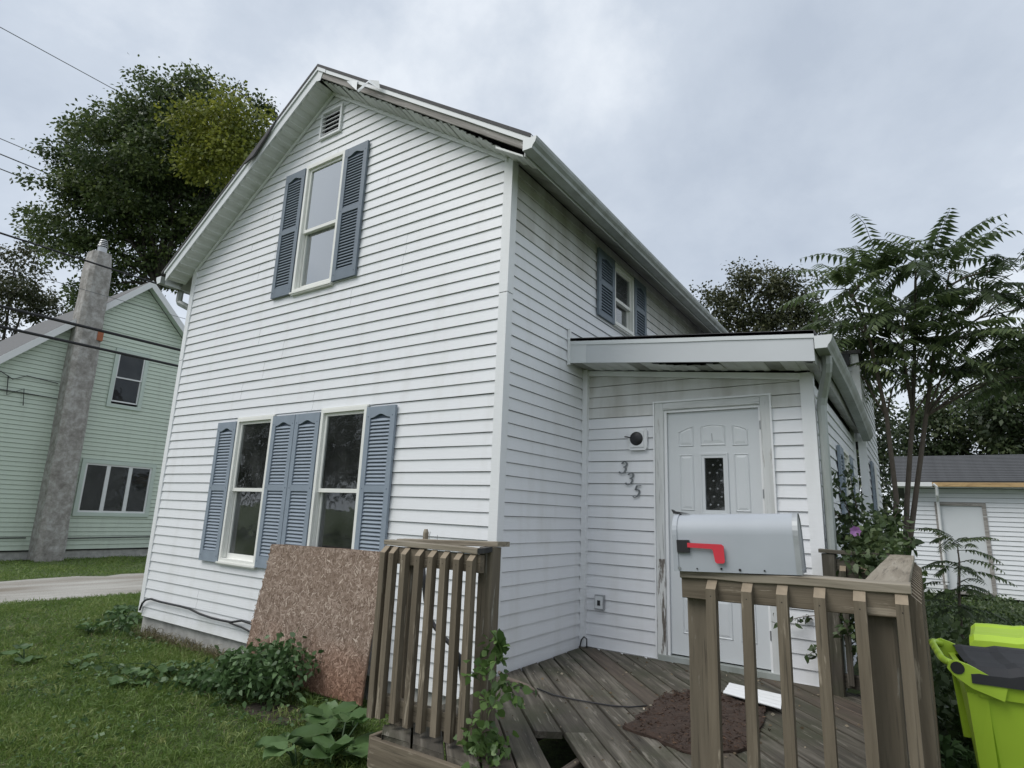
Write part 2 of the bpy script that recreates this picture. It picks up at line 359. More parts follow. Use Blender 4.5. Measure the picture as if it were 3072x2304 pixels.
GZ = 0.10
# ---------------------------------------------------------------- walls, windows, shutters
class Wall:
    def __init__(s, O, U, Nn): s.O, s.U, s.N = Vector(O), Vector(U), Vector(Nn)
    def p(s, a, z, d=0.0): return s.O + s.U * a + Vector((0, 0, z)) + s.N * d
    def box(s, mb, a0, a1, z0, z1, d0, d1):
        q = [s.p(a, z, d) for z in (z0, z1) for (a, d) in ((a0, d1), (a1, d1), (a1, d0), (a0, d0))]
        return mb.hexa(q)
def clampf(x, a, b): return max(a, min(b, x))
def siding(parent, wall, courses, holes, mat, lip=0.015, step=0.8, jit=0.0014):
    for ci, (zb, zt, s0b, s0t, s1b, s1t) in enumerate(courses):
        lo, hi = min(s0b, s0t), max(s1b, s1t)
        br = {lo, hi}
        k = max(1, int((hi - lo) / step))
        br |= {lo + (hi - lo) * i / k + (rnd.uniform(-.1, .1) if 0 < i < k else 0) for i in range(k + 1)}
        for h in holes:
            if h[2] < zt and h[3] > zb: br |= {x for x in h[:2] if lo < x < hi}
        jt = None
        if hi - lo > 2.4:                                   # panels come two courses high and about 3.6 m long: butt joints
            jr = random.Random(int(ci // 2) * 31 + int(hi * 10)); jt = lo + (hi - lo) * (.22 + .56 * jr.random())
            if any(h[0] - .05 < jt < h[1] + .05 and h[2] < zt and h[3] > zb for h in holes): jt = None
            else: br.add(jt)
        br = sorted(br); jz = {x: rnd.uniform(-jit, jit) for x in br}; jd = {x: rnd.uniform(-.0012, .0012) for x in br}
        mb = MB()
        for a, b in zip(br, br[1:]):
            if b - a < 1e-5: continue
            if jt is not None and abs(a - jt) < 1e-9 and mb.v: mk('siding_plank', mb, mat, parent); mb = MB()
            sh_ = .0013 if (jt is not None and a < jt - 1e-9) else 0.0
            rng = [(zb, zt)]
            for h in holes:
                if h[0] <= a + 1e-6 and h[1] >= b - 1e-6:
                    nr = []
                    for (u, v) in rng:
                        if h[3] <= u or h[2] >= v: nr.append((u, v)); continue
                        if h[2] > u: nr.append((u, h[2]))
                        if h[3] < v: nr.append((h[3], v))
                    rng = nr
            if not rng and mb.v: mk('siding_plank', mb, mat, parent); mb = MB()
            for (u, v) in rng:
                def ends(z):
                    t = (z - zb) / (zt - zb)
                    l, r = s0b + (s0t - s0b) * t, s1b + (s1t - s1b) * t
                    return clampf(a, l, r), clampf(b, l, r)
                def dep(z): return -lip * 0.80 * (z - zb) / (zt - zb)
                (au, bu), (av, bv) = ends(u), ends(v)
                if bu - au < 1e-5 and bv - av < 1e-5: continue
                ja, jb = jz[a], jz[b]; da, db = jd[a] + sh_, jd[b] + sh_
                mb.add([wall.p(au, u + ja, dep(u) + da), wall.p(bu, u + jb, dep(u) + db), wall.p(bv, v + jb, dep(v) + db), wall.p(av, v + ja, dep(v) + da)], [(0, 1, 2, 3)])
                if u == zb:
                    mb.add([wall.p(au, u + ja, da), wall.p(bu, u + jb, db), wall.p(bu, u + jb, -lip - .010), wall.p(au, u + ja, -lip - .010)], [(3, 2, 1, 0)])
        if mb.v: mk('siding_plank', mb, mat, parent)
def backing(name, wall, a0, a1, z0, z1, holes, mat, parent, d=-0.034, extra=None):
    mat = M['felt']
    """the wall sheet behind the planks, open where windows and doors are"""
    mb = MB(); A = sorted({a0, a1} | {x for h in holes for x in h[:2] if a0 < x < a1}); Z = sorted({z0, z1} | {x for h in holes for x in h[2:] if z0 < x < z1})
    for x0, x1 in zip(A, A[1:]):
        for y0, y1 in zip(Z, Z[1:]):
            if any(h[0] <= x0 + 1e-6 and h[1] >= x1 - 1e-6 and h[2] <= y0 + 1e-6 and h[3] >= y1 - 1e-6 for h in holes): continue
            mb.add([wall.p(x0, y0, d), wall.p(x1, y0, d), wall.p(x1, y1, d), wall.p(x0, y1, d)], [(0, 1, 2, 3)])
    if extra: mb.add([wall.p(a, z, d) for a, z in extra], [tuple(range(len(extra)))])
    return mk(name, mb, mat, parent)
def ringbox(mb, wall, a0, a1, z0, z1, w_, d0, d1, wb=None):
    wb = wb or w_
    wall.box(mb, a0, a0 + w_, z0, z1, d0, d1); wall.box(mb, a1 - w_, a1, z0, z1, d0, d1)
    wall.box(mb, a0 + w_, a1 - w_, z1 - w_, z1, d0, d1); wall.box(mb, a0 + w_, a1 - w_, z0, z0 + wb, d0, d1)
def window(parent, wall, a0, a1, z0, z1, mid, label=None, glass='glass', curtain=None, proud=0.022, deep=0.085):
    mb = MB(); fw = 0.034
    ringbox(mb, wall, a0, a1, z0 + .03, z1, fw, -deep, proud)
    wall.box(mb, a0 - .012, a1 + .012, z1, z1 + .014, -.03, proud - .006)      # head flashing
    wd = mk('window', mb, M['window_white'], parent)
    if label: wd['label'] = label
    sb = MB(); wall.box(sb, a0 - .015, a1 + .015, z0 + .012, z0 + .0285, -.03, proud + .018); wall.box(sb, a0 - .004, a1 + .004, z0, z0 + .0115, -.03, proud + .008)
    mk('sill', sb, M['window_white'], wd)
    i0, i1 = a0 + fw, a1 - fw
    for (u, v, d, g) in ((mid - .02, z1 - fw, -.018, 0), (z0 + .03 + fw, mid + .014, -.052, 1)):
        s = MB(); ringbox(s, wall, i0 + .001, i1 - .001, u, v, 0.030, d - .014, d + .014, wb=.036 if g == 0 else .05)
        mk('sash', s, M['window_white'], wd)
        g_ = MB(); wall.box(g_, i0 + .03, i1 - .03, u + (.036 if g == 0 else .05), v - .03, d - .004, d)
        mk('pane', g_, M[glass], wd)
    # track grooves beside the lower sash
    for x in (i0 + .004, i1 - .010): tr = MB(); wall.box(tr, x, x + .006, z0 + .07, mid, -.034, -.006); mk('sash_track', tr, M['window_white'], wd)
    room = MB(); q = 0.9; a_, b_ = a0 + .01, a1 - .01; y0, y1 = z0 + .03, z1 - .01; dd = -deep - .002
    P = wall.p; ex = 0.5
    f0 = [P(a_, y0, dd), P(b_, y0, dd), P(b_, y1, dd), P(a_, y1, dd)]; f1 = [P(a_ - ex, y0 - .3, dd - q), P(b_ + ex, y0 - .3, dd - q), P(b_ + ex, y1 + .3, dd - q), P(a_ - ex, y1 + .3, dd - q)]
    room.add(f0 + f1, [(0, 1, 5, 4), (1, 2, 6, 5), (2, 3, 7, 6), (3, 0, 4, 7), (4, 5, 6, 7)])
    mk('room_interior', room, M['room'], wd)
    if curtain:
        for (c0, c1, mat, depth) in curtain:
            c = MB(); n = max(6, int((c1 - c0) / .035)); top = []; bot = []
            for i in range(n + 1):
                a = c0 + (c1 - c0) * i / n; d = -depth - .02 * math.sin(i * 2.1) - rnd.uniform(0, .01)
                top.append(P(a, y1, d)); bot.append(P(a, y0, d))
            c.sheet(bot, top); mk('curtain', c, M[mat], wd)
    return wd
LOUV = {}
def shutter(parent, wall, a0, a1, z0, z1, mat='shutter', louvers=True, label=None):
    wd = a1 - a0; st = wd * 0.155; d0, d1 = .004, .030
    zt = z1 - .075; zm = z0 + (z1 - z0) * 0.515; zb = z0 + (z1 - z0) * 0.072; mr = .030
    mb = MB()
    wall.box(mb, a0, a0 + st, z0, z1, d0, d1); wall.box(mb, a1 - st, a1, z0, z1, d0, d1)
    wall.box(mb, a0 + st, a1 - st, z0, zb, d0, d1 - .001); wall.box(mb, a0 + st, a1 - st, zm - mr, zm + mr, d0, d1 - .001)
    n = 12; lo = []; hi = []
    for i in range(n + 1):                                  # top rail with its cathedral curve
        t = i / n; a = a0 + st + (wd - 2 * st) * t
        z = zt - .028 + .034 * (0.5 - 0.5 * math.cos(2 * math.pi * t)) ** 1.3
        lo.append((a, z)); hi.append((a, z1))
    for k in range(n):
        q = [lo[k], lo[k+1], hi[k+1], hi[k]]
        mb.prism([wall.p(a, z, d1 - .001) for a, z in q], wall.N * (d0 - d1 + .001))
    sh = mk('shutter', mb, M[mat], parent)
    if label: sh['label'] = label
    bk = MB(); wall.box(bk, a0 + st * .5, a1 - st * .5, zb - .01, z1 - .02, d0 + .0005, d0 + .002); mk('back_panel', bk, M['shutter_dark'], sh)
    scr = MB()
    for x in (a0 + st * .5, a1 - st * .5):
        for z in (zm, z1 - .09, z0 + .06): wall.box(scr, x - .004, x + .004, z - .004, z + .004, d1, d1 + .002)
    mk('screw', scr, M['shutter_dark'], sh)
    if not louvers: n_l = 0
    pitch = .0325; key = (round(wd, 3), mat, tuple(wall.U))
    if key not in LOUV:
        l_ = wd - 2 * st; h = .014; pts = []
        m_ = MB(); o_ = Wall((0, 0, 0), wall.U, wall.N)
        m_.hexa([o_.p(-l_/2, -h, .022), o_.p(l_/2, -h, .022), o_.p(l_/2, -h + .003, .0095), o_.p(-l_/2, -h + .003, .0095),
                 o_.p(-l_/2, -h + .006, .0235), o_.p(l_/2, -h + .006, .0235), o_.p(l_/2, h, .009), o_.p(-l_/2, h, .009)])
        LOUV[key] = mesh('louver', m_.v, m_.f, M[mat])
    am = (a0 + a1) / 2
    for (u, v) in ((zb, zm - mr), (zm + mr, zt - .03)):
        k = int((v - u) / pitch)
        for i in range(k):
            z = u + (v - u) * (i + .5) / k
            put(bpy.data.objects.new('louver', LOUV[key]), sh, T(wall.p(am, z, 0)))
    return sh

# ================================================================ ground and drive (setting)
def ground():
    n = 60; xs = np.concatenate([np.linspace(-600, -26, 14), np.linspace(-24, 12, 73), np.linspace(14, 600, 14)])
    ys = np.concatenate([np.linspace(-600, -12, 12), np.linspace(-10, 30, 81), np.linspace(34, 700, 14)])
    V = []; F = []
    g = np.random.default_rng(3)
    for j, y in enumerate(ys):
        for i, x in enumerate(xs):
            near = abs(x + 6) < 19 and abs(y - 10) < 21 and not (-11.6 < x < -7.7)
            V.append((x, y, GZ + (g.normal(0, .008) if near else 0)))
    m = len(xs)
    for j in range(len(ys) - 1):
        for i in range(m - 1): F.append((j*m+i, j*m+i+1, (j+1)*m+i+1, (j+1)*m+i))
    mb = MB(); mb.v = V; mb.f = F
    o = mk('ground', mb, M['ground'], None, True, origin=(0, 0, 0)); o['kind'] = 'structure'
    mb = MB(); A = []; B = []
    for i in range(180):
        y = -30 + i * .4; A.append((-11.0 + g.normal(0, .09), y, GZ + .007)); B.append((-8.25 + g.normal(0, .10), y, GZ + .007))
    mb.sheet(A, B); mb.f = [f[::-1] for f in mb.f]
    o = mk('driveway', mb, M['gravel'], None); o['kind'] = 'structure'
ground()

# ================================================================ the white house
H = empty('white_house', (-2.5, 3.0, GZ), 'two-storey white vinyl-sided house with steep front gable, blue shutters and side entry porch', 'house')
XL, RX, APEX, EAVE, SL = -5.11, -2.555, 6.286, 4.587, 0.667
C_ = 0.1025
fw = Wall((0, 0, 0), (1, 0, 0), (0, -1, 0))
WA = (-3.568, -2.914, 0.990, 2.535); WB = (-2.143, -1.500, 0.990, 2.545); WU = (-2.873, -2.218, 3.860, 5.420)
holesF = [(w_[0] + .01, w_[1] - .01, w_[2] + .02, w_[3] - .008) for w_ in (WA, WB, WU)] + [(-2.700, -2.378, 5.740, 6.045)]
front = backing('front_wall', fw, XL + .02, -.02, 0.29, EAVE, holesF, M['trim'], H, extra=None)
gb = MB()
for (a0, a1, z0, z1) in ():
    pass
gp = [(XL + .02, EAVE), (WU[0] + .01, EAVE), (WU[0] + .01, 6.0), (RX, APEX - .02)]
gb.add([fw.p(XL + .02, EAVE, -.034), fw.p(WU[0] + .01, EAVE, -.034), fw.p(WU[0] + .01, APEX - SL * (RX - WU[0] - .01) , -.034)], [(0, 1, 2)])
gb.add([fw.p(WU[1] - .01, EAVE, -.034), fw.p(-.02, EAVE, -.034), fw.p(WU[1] - .01, APEX - SL * (WU[1] - .01 - RX), -.034)], [(0, 1, 2)])
gb.add([fw.p(WU[0] + .01, 5.412, -.034), fw.p(WU[1] - .01, 5.412, -.034), fw.p(WU[1] - .01, 5.74, -.034), fw.p(WU[0] + .01, 5.74, -.034)], [(0, 1, 2, 3)])
mk('gable_sheathing', gb, M['felt'], front)
cs = []
k = 0
while True:
    zb = 0.2986 + C_ * k; zt = zb + C_ - .0034
    if zb > APEX - .07: break
    def ed(z):
        if z <= EAVE: return XL + .08, -.073
        hw = max(0.0, (APEX - z) / SL)
        return max(XL + .08, RX - hw), min(-.073, RX + hw)
    zt2 = min(zt, APEX - .005)
    (l0, r0), (l1, r1) = ed(zb), ed(zt2)
    cs.append((zb, zt2, l0, l1, r0, r1)); k += 1
siding(front, fw, cs, holesF, M['siding'])
window(H, fw, *WA, 1.768, 'ground-floor front window, left of the pair', curtain=[(-3.50, -3.40, 'curtain', .30)])
window(H, fw, *WB, 1.775, 'ground-floor front window, right of the pair', curtain=[(-2.02, -1.82, 'curtain', .22), (-1.78, -1.74, 'curtain', .35)])
window(H, fw, *WU, 4.612, 'upstairs window under the gable vent', glass='glass_sky', curtain=[(-2.86, -2.23, 'blind', .10)])
for i, (a0, a1, z0, z1) in enumerate(((-3.935, -3.575, 1.006, 2.508), (-2.904, -2.536, 1.012, 2.523), (-2.527, -2.152, 1.012, 2.523), (-1.492, -1.128, 1.014, 2.526))):
    shutter(H, fw, a0, a1, z0, z1)
shutter(H, fw, -3.240, -2.886, 3.884, 5.410, 'shutter_up'); shutter(H, fw, -2.210, -1.850, 3.893, 5.408, 'shutter_up')
# gable vent
mb = MB(); ringbox(mb, fw, -2.720, -2.358, 5.715, 6.065, .026, -.03, .024)
vt = mk('gable_vent', mb, M['trim'], H)
for i in range(5):
    z = 5.765 + i * .056
    s = MB(); s.hexa([fw.p(-2.694, z, .014), fw.p(-2.384, z, .014), fw.p(-2.384, z + .018, -.016), fw.p(-2.694, z + .018, -.016), fw.p(-2.694, z + .007, .015), fw.p(-2.384, z + .007, .015), fw.p(-2.384, z + .024, -.016), fw.p(-2.694, z + .024, -.016)])
    mk('slat', s, M['trim'], vt)
s = MB(); fw.box(s, -2.70, -2.378, 5.735, 6.045, -.075, -.07); mk('dark_opening', s, M['dark'], vt)
# corner posts of vinyl, with the joint half way up
for (x0, x1) in ((XL, XL + .082), (-.076, .006)):
    for (z0, z1, e_) in ((0.30 if x0 > -1 else 0.33, 3.38, 0.0), (3.386, EAVE + .02, .002)):
        mb = MB(); mb.box((x0 - e_, -.007 - e_, z0), (x1 + e_, .078, z1)); mk('corner_trim', mb, M['trim'], H)
# foundation
mb = MB(); mb.box((XL + .03, .045, GZ - .3), (-.03, 8.0, .31)); mk('foundation', mb, M['concrete'], H)

# --- side wall facing the deck
sw = Wall((0, 0, 0), (0, 1, 0), (1, 0, 0))
WS = (2.035, 2.590, 3.685, 4.430)
holesS = [(WS[0] + .01, WS[1] - .01, WS[2] + .02, WS[3] - .008)]
side = backing('side_wall', sw, .02, 8.0, .29, EAVE + .01, holesS, M['trim'], H)
cs = []; k = -1
while True:
    zb = 0.4826 + C_ * (k); zt = zb + C_ - .0034
    if zb > EAVE - .01: break
    end = 1.375 if zb < 3.0 else 8.0
    cs.append((zb, min(zt, EAVE + .01), .078, .078, end, end)); k += 1
siding(side, sw, cs[:-6], holesS, M['siding']); siding(side, sw, cs[-6:], holesS, M['siding_stain_shade'])  # top courses: eave shade put into the siding colour along with mildew
window(H, sw, *WS, 4.03, 'small upstairs side window half hidden by the porch roof')
shutter(H, sw, 1.625, 2.030, 3.690, 4.440, 'shutter_up'); shutter(H, sw, 2.600, 2.965, 3.700, 4.450, 'shutter_up')
mb = MB(); mb.box((XL, 7.98, .29), (0, 8.0, EAVE)); mb.box((XL + .02, .05, .29), (XL + .04, 8.0, EAVE)); mk('rear_wall', mb, M['trim'], H)

# --- roof, rakes, soffits
TOP = 6.482
def zr(x, base): return base - SL * abs(x - RX)
YF = -0.245
for sgn, xe in ((-1, -5.42), (1, .345)):
    mb = MB(); z0, z1 = zr(RX, TOP) , zr(xe, TOP)
    mb.hexa([(RX, YF - .02, z0 - .035), (xe, YF - .02, z1 - .035), (xe, 8.2, z1 - .035), (RX, 8.2, z0 - .035), (RX, YF - .02, z0), (xe, YF - .02, z1), (xe, 8.2, z1), (RX, 8.2, z0)])
    if sgn < 0: mb.f = [f[::-1] for f in mb.f]
    mk('roof', mb, M['shingle'], H)
def rake(name, x0, x1, zlo, zhi, y0, y1, mat, parent=H, wob=0.0):
    """a strip along the gable slope between two heights above the soffit line"""
    n = 8; mb = MB(); ring = []
    for i in range(n + 1):
        x = x0 + (x1 - x0) * i / n; j = rnd.uniform(-wob, wob); b0 = zr(x, APEX)
        ring.append([(x, y0, b0 + zlo + j), (x, y1, b0 + zlo + j), (x, y1, b0 + zhi + j * .5), (x, y0, b0 + zhi + j * .5)])
    v = [p for r_ in ring for p in r_]; f = []
    for i in range(n):
        for q in range(4): f.append((i*4+q, i*4+(q+1) % 4, i*4+4+(q+1) % 4, i*4+4+q))
    f += [(0, 1, 2, 3), (n*4+3, n*4+2, n*4+1, n*4)]
    mb.add(v, f); return mk(name, mb, mat, parent)
rake('fascia', RX - .002, -5.33, .0, .118, YF + .001, YF + .02, M['alu'])
board('fascia', H, (RX + .07, YF + .012, zr(RX + .07, APEX) + .084), (.275, YF + .012, zr(.275, APEX) + .080), .064, .02, M['old_wood'], (0, -1, 0), .002, 10)['label'] = 'bare weathered fascia board with its cover torn off'
rake('drip_edge', RX - .002, -5.36, .119, .172, YF - .014, YF + .02, M['alu'])
rake('drip_edge', RX + .16, .355, .115, .185, YF - .014, YF + .02, M['alu'], wob=.003); rake('drip_edge', RX, RX + .155, .117, .188, YF - .018, YF + .02, M['alu'])
mb = MB(); mb.prism([(RX, YF - .004, APEX + .115), (RX, YF - .004, APEX - .02), (RX + .06, YF - .004, APEX - .035), (RX + .095, YF - .004, APEX + .055)], (0, .006, 0)); mk('ridge_cap_piece', mb, M['alu'], H)
# torn strip of aluminium curling off the right rake
mb = MB()
mb.sheet([(-2.007, -.262, 6.023), (-1.92, -.268, 5.985), (-1.825, -.27, 5.949)], [(-2.005, -.262, 6.018), (-1.89, -.275, 5.90), (-1.806, -.28, 5.816)])
mb.sheet([(-1.806, -.275, 5.82), (-1.69, -.30, 5.815), (-1.56, -.33, 5.80), (-1.44, -.31, 5.752)], [(-1.775, -.275, 5.784), (-1.66, -.31, 5.765), (-1.55, -.35, 5.755), (-1.425, -.30, 5.656)])
mk('torn_fascia_strip', mb, M['alu'], H)
mb = MB(); x0 = -3.62; b0 = zr(x0, APEX)
mb.prism([(x0 + .40, YF - .03, zr(x0 + .4, APEX) + .17), (x0 - .02, YF - .04, b0 + .12), (x0 - .12, YF - .05, zr(x0 - .12, APEX) + .10), (x0 + .05, YF - .045, b0 + .07), (x0 + .3, YF - .03, zr(x0 + .3, APEX) + .11)], (0, .02, 0))
mk('loose_shingle_flap', mb, M['shingle'], H)
def soffit_run(x0, x1, n, mat, ragged):
    for i in range(n):
        xa = x0 + (x1 - x0) * i / n; xb = x0 + (x1 - x0) * (i + (.955 if not ragged else .985)) / n
        o1 = rnd.uniform(0, .003); yo = YF + .018 + (rnd.uniform(0, .030) if ragged else 0); sag = ((.042 if i < 22 else .042 - .055 * (i - 21) / 8) + rnd.uniform(-.010, .008)) if ragged else 0
        mb = MB(); th = .006
        xm = (xa + xb) / 2; rib = -.010 if not ragged else -.016
        A = [(xa, 0), (xa + (xb-xa)*.45, 0), (xa + (xb-xa)*.5, rib), (xb, rib * .2)]
        lo = [Vector((x, yo, zr(x, APEX) + h - o1 + sag)) for x, h in A]; hi = [Vector((x, -.002, zr(x, APEX) + h - o1)) for x, h in A]
        mb.sheet(lo, hi); mb.sheet([p + Vector((0, 0, th)) for p in hi], [p + Vector((0, 0, th)) for p in lo])
        mk('soffit_panel', mb, mat, H)
soffit_run(RX - .005, -5.30, 26, M['soffit'], False)
soffit_run(RX + .005, .255, 30, M['soffit'], True)
rake('frieze_trim', RX, XL + .05, -.045, -.004, -.020, -.001, M['trim']); rake('frieze_trim', RX, -.05, -.045, -.004, -.020, -.001, M['trim'])
# eave soffits, fascias and gutters down both sides
for sgn in (1, -1):
    wx = 0.0 if sgn > 0 else XL; ex = .262 if sgn > 0 else -5.372; fx = .27 if sgn > 0 else -5.38
    mb = MB(); ys = [-.02 + .30 * i for i in range(28)]
    for a, b in zip(ys, ys[1:]):
        mb.add([(wx, a, EAVE - .004), (ex, a, zr(ex, APEX) - .006), (ex, b - .006, zr(ex, APEX) - .006), (wx, b - .006, EAVE - .004)], [(0, 1, 2, 3) if sgn < 0 else (3, 2, 1, 0)])
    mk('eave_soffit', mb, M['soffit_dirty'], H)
    mb = MB(); mb.box((min(ex, fx), YF + .03, zr(ex, APEX) - .01), (max(ex, fx), 8.2, zr(ex, APEX) + .11)); mk('fascia', mb, M['alu'], H)
    z0 = 4.408; pr = [(.0, .095), (.0, .0), (.085, .0), (.092, .022), (.112, .045), (.122, .070), (.124, .096), (.116, .096)]
    mb = MB(); ya, yb = YF - .02, 8.3
    A = [(fx + sgn * .012 + sgn * x, ya, z0 + z) for x, z in pr]; B = [(x, yb, z) for x, _, z in A]
    mb.sheet(A, B); mb.add([A[i] for i in range(7)], [tuple(range(7))])
    g = mk('gutter', mb, M['gutter'], H)
    mb = MB(); mb.add([(x, ya - .004, z) for x, _, z in A[:7]], [tuple(range(7))]); mb.prism([(x, ya - .004, z) for x, _, z in A[:7]], (0, -.003, 0)); mk('gutter_end_cap', mb, M['alu'], g)
# short return trim at the eave corner
mb = MB(); mb.prism([(-.02, YF + .02, EAVE - .005), (.255, YF + .02, zr(.255, APEX) - .004), (.255, YF + .02, zr(.255, APEX) - .020), (-.02, YF + .02, EAVE - .024)], (0, .03, 0)); mk('return_trim', mb, M['soffit'], H)
# left downspout with its elbows
mb = MB(); mb.tube([(-5.455, .03, 4.41), (-5.455, .03, 4.27), (-5.44, .035, 4.235), (-5.22, .08, 4.13), (-5.155, .09, 4.06), (-5.15, .09, 3.9), (-5.15, .09, .45)], .042, 8); mk('downspout', mb, M['gutter'], H)

# --- porch wing
PY, PX = 1.39, 2.0
pw = Wall((0, PY, 0), (1, 0, 0), (0, -1, 0)); pr_ = Wall((PX, 0, 0), (0, 1, 0), (1, 0, 0))
DO = (.707, 1.681, .50, 2.652)
holesP = [(DO[0] + .01, DO[1] - .01, .45, DO[3] - .012)]
def ptop(x): return 3.030 - (3.030 - 2.805) * x / 2.0
pf = backing('porch_wall', pw, .0, 2.0, .46, 2.80, holesP, M['trim'], H, extra=[(0, 2.80), (2.0, 2.80), (0, 3.03)])
cs = []; k = 0
while True:
    zb = 0.5002 + C_ * k; zt = zb + C_ - .0034
    if zb > 3.0: break
    def xe(z): return clampf(2.0 * (3.030 - z) / .225, .06, 1.914)
    cs.append((zb, min(zt, 3.029), .045, .045, xe(zb), xe(min(zt, 3.029)))); k += 1
siding(pf, pw, cs[:20], holesP, M['siding']); siding(pf, pw, cs[20:], holesP, M['siding_stain_shade'])
mb = MB(); mb.box((-.004, PY - .042, .50), (.046, PY + .01, 3.03)); mk('inside_corner_trim', mb, M['trim'], H)
mb = MB(); mb.box((1.912, PY - .008, .47), (2.008, PY + .075, 2.815)); mk('corner_trim', mb, M['trim'], H)
WP = (3.15, 3.85, 1.05, 2.42)
holesR = [(WP[0] + .01, WP[1] - .01, WP[2] + .02, WP[3] - .008)]
prw = backing('porch_side_wall', pr_, PY + .02, 5.0, .40, 2.86, holesR, M['trim'], H)
siding(prw, pr_, [(0.4 + C_ * i, 0.4 + C_ * (i + 1) - .0034, PY + .075, PY + .075, 4.93, 4.93) for i in range(23)], holesR, M['siding'])
window(H, pr_, *WP, 1.75, 'porch side window behind the flowering shrub'); shutter(H, pr_, 2.80, 3.145, 1.07, 2.40); shutter(H, pr_, 3.86, 4.20, 1.07, 2.40)
mb = MB(); mb.box((1.93, 4.93, .40), (2.012, 5.02, 2.86)); mk('corner_trim', mb, M['trim'], H)
# porch roof, fascia, soffit
FY = 1.04
def ft(x): return 3.268 - .104 * x
mb = MB(); mb.hexa([(.0, FY - .012, ft(0) - .03), (2.085, FY - .012, ft(2.085) - .03), (2.085, 5.0, ft(2.085) - .03), (.0, 5.0, ft(0) - .03), (.0, FY - .012, ft(0)), (2.085, FY - .012, ft(2.085)), (2.085, 5.0, ft(2.085)), (.0, 5.0, ft(0))])
mk('porch_roof', mb, M['shingle'], H)
def pstrip(name, x0, x1, u, v, y0, y1, mat, n=6, wob=0):
    mb = MB(); a = []; 
    for i in range(n + 1):
        x = x0 + (x1 - x0) * i / n; j = rnd.uniform(-wob, wob)
        a.append([(x, y0, ft(x) + u + j), (x, y1, ft(x) + u), (x, y1, ft(x) + v), (x, y0, ft(x) + v + j * .3)])
    f = [(i*4+q, i*4+(q+1) % 4, i*4+4+(q+1) % 4, i*4+4+q) for i in range(n) for q in range(4)] + [(3, 2, 1, 0), (n*4, n*4+1, n*4+2, n*4+3)]
    mb.add([p for r_ in a for p in r_], [q[::-1] for q in f]); return mk(name, mb, mat, H)
pstrip('porch_fascia', .004, .190, -.238, -.060, FY - .005, FY + .014, M['alu']); pstrip('porch_fascia', .1905, 2.072, -.238, -.060, FY - .004, FY + .014, M['alu_fascia'])
pstrip('porch_drip_edge', .004, 2.078, -.064, -.006, FY - .012, FY + .014, M['alu'], wob=.0035)
for i in range(18):                                            # vented soffit panels under the porch eave
    xa = .01 + (2.05 - .01) * i / 18; xb = .01 + (2.05 - .01) * (i + .975) / 18
    torn = 7 <= i <= 11
    y0 = FY + (.016 if not torn else .016 + .085 * math.sin((i - 6) / 6 * math.pi) + rnd.uniform(0, .015))
    h = -.007
    A = [(xa, 0), (xa + (xb - xa) * .5, 0), (xa + (xb - xa) * .54, h), (xb, h * .3)]
    def zs(x): return ft(x) - .238
    mb = MB(); lo = [Vector((x, y0, zs(x) + b + .004 - (.006 if torn else 0))) for x, b in A]; hi = [Vector((x, PY - .01, zs(x) + b + .004)) for x, b in A]
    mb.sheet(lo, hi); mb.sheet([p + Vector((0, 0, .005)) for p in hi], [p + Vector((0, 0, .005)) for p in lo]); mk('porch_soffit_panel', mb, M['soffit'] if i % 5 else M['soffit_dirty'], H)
mb = MB(); mb.box((.02, FY + .02, 2.86), (2.04, PY, 2.865)); mb.hexa([(.02, FY + .016, ft(.02) - .16), (2.05, FY + .016, ft(2.05) - .16), (2.05, PY, ft(2.05) - .16), (.02, PY, ft(.02) - .16), (.02, FY + .016, ft(.02) - .15), (2.05, FY + .016, ft(2.05) - .15), (2.05, PY, ft(2.05) - .15), (.02, PY, ft(.02) - .15)])
mb.v = mb.v[8:]; mb.f = [tuple(i - 8 for i in f) for f in mb.f[6:]]; mk('roof_void', mb, M['dark'], H)
mb = MB()
mb.prism([(.045, PY - .02, 3.020), (1.915, PY - .02, 2.812), (1.915, PY - .02, 2.758), (.045, PY - .02, 2.975)], (0, .018, 0)); mk('frieze_trim', mb, M['trim'], H)
mb = MB(); mb.box((.001, FY - .02, 3.01), (.026, FY + .004, 3.36)); mk('flashing_trim', mb, M['trim'], H)
# right eave of the porch, its sagging gutter and downspout
mb = MB(); mb.add([(2.0, PY - .35, 2.806), (2.07, PY - .35, 2.80), (2.07, 4.98, 2.80), (2.0, 4.98, 2.806)], [(0, 1, 2, 3)]); mb.box((2.055, FY + .016, 2.80), (2.072, 4.98, 3.03)); mk('porch_eave', mb, M['soffit_dirty'], H)
pr2 = [(.0, .098), (.0, .0), (.082, .0), (.09, .022), (.108, .045), (.118, .070), (.120, .096), (.112, .096)]
mb = MB(); secs = []
for i in range(9):
    t = i / 8; y = FY - .01 + (5.0 - FY) * t; dz = -.03 * t - .33 * max(0, t - .3) ** 1.7; dx = .02 * t
    secs.append([(2.078 + x + dx, y, 2.905 + z + dz) for x, z in pr2])
for a, b in zip(secs, secs[1:]): mb.sheet(a, b)
mb.add(secs[0][:7], [tuple(range(7))]); g = mk('gutter', mb, M['gutter'], H); g['label'] = 'sagging porch gutter pulling away at its far end'
mb = MB(); mb.prism([(x, y - .004, z) for x, y, z in secs[0][:7]], (0, -.003, 0)); mk('gutter_end_cap', mb, M['alu'], g)
mb = MB(); mb.tube([(2.125, 1.28, 2.91), (2.125, 1.28, 2.84), (2.12, 1.29, 2.79), (2.065, 1.42, 2.62), (2.05, 1.435, 2.55), (2.05, 1.435, 2.4), (2.05, 1.435, .5)], [.038, .038, .037, .037, .037, .034, .034], 8); mk('downspout', mb, M['gutter'], H)
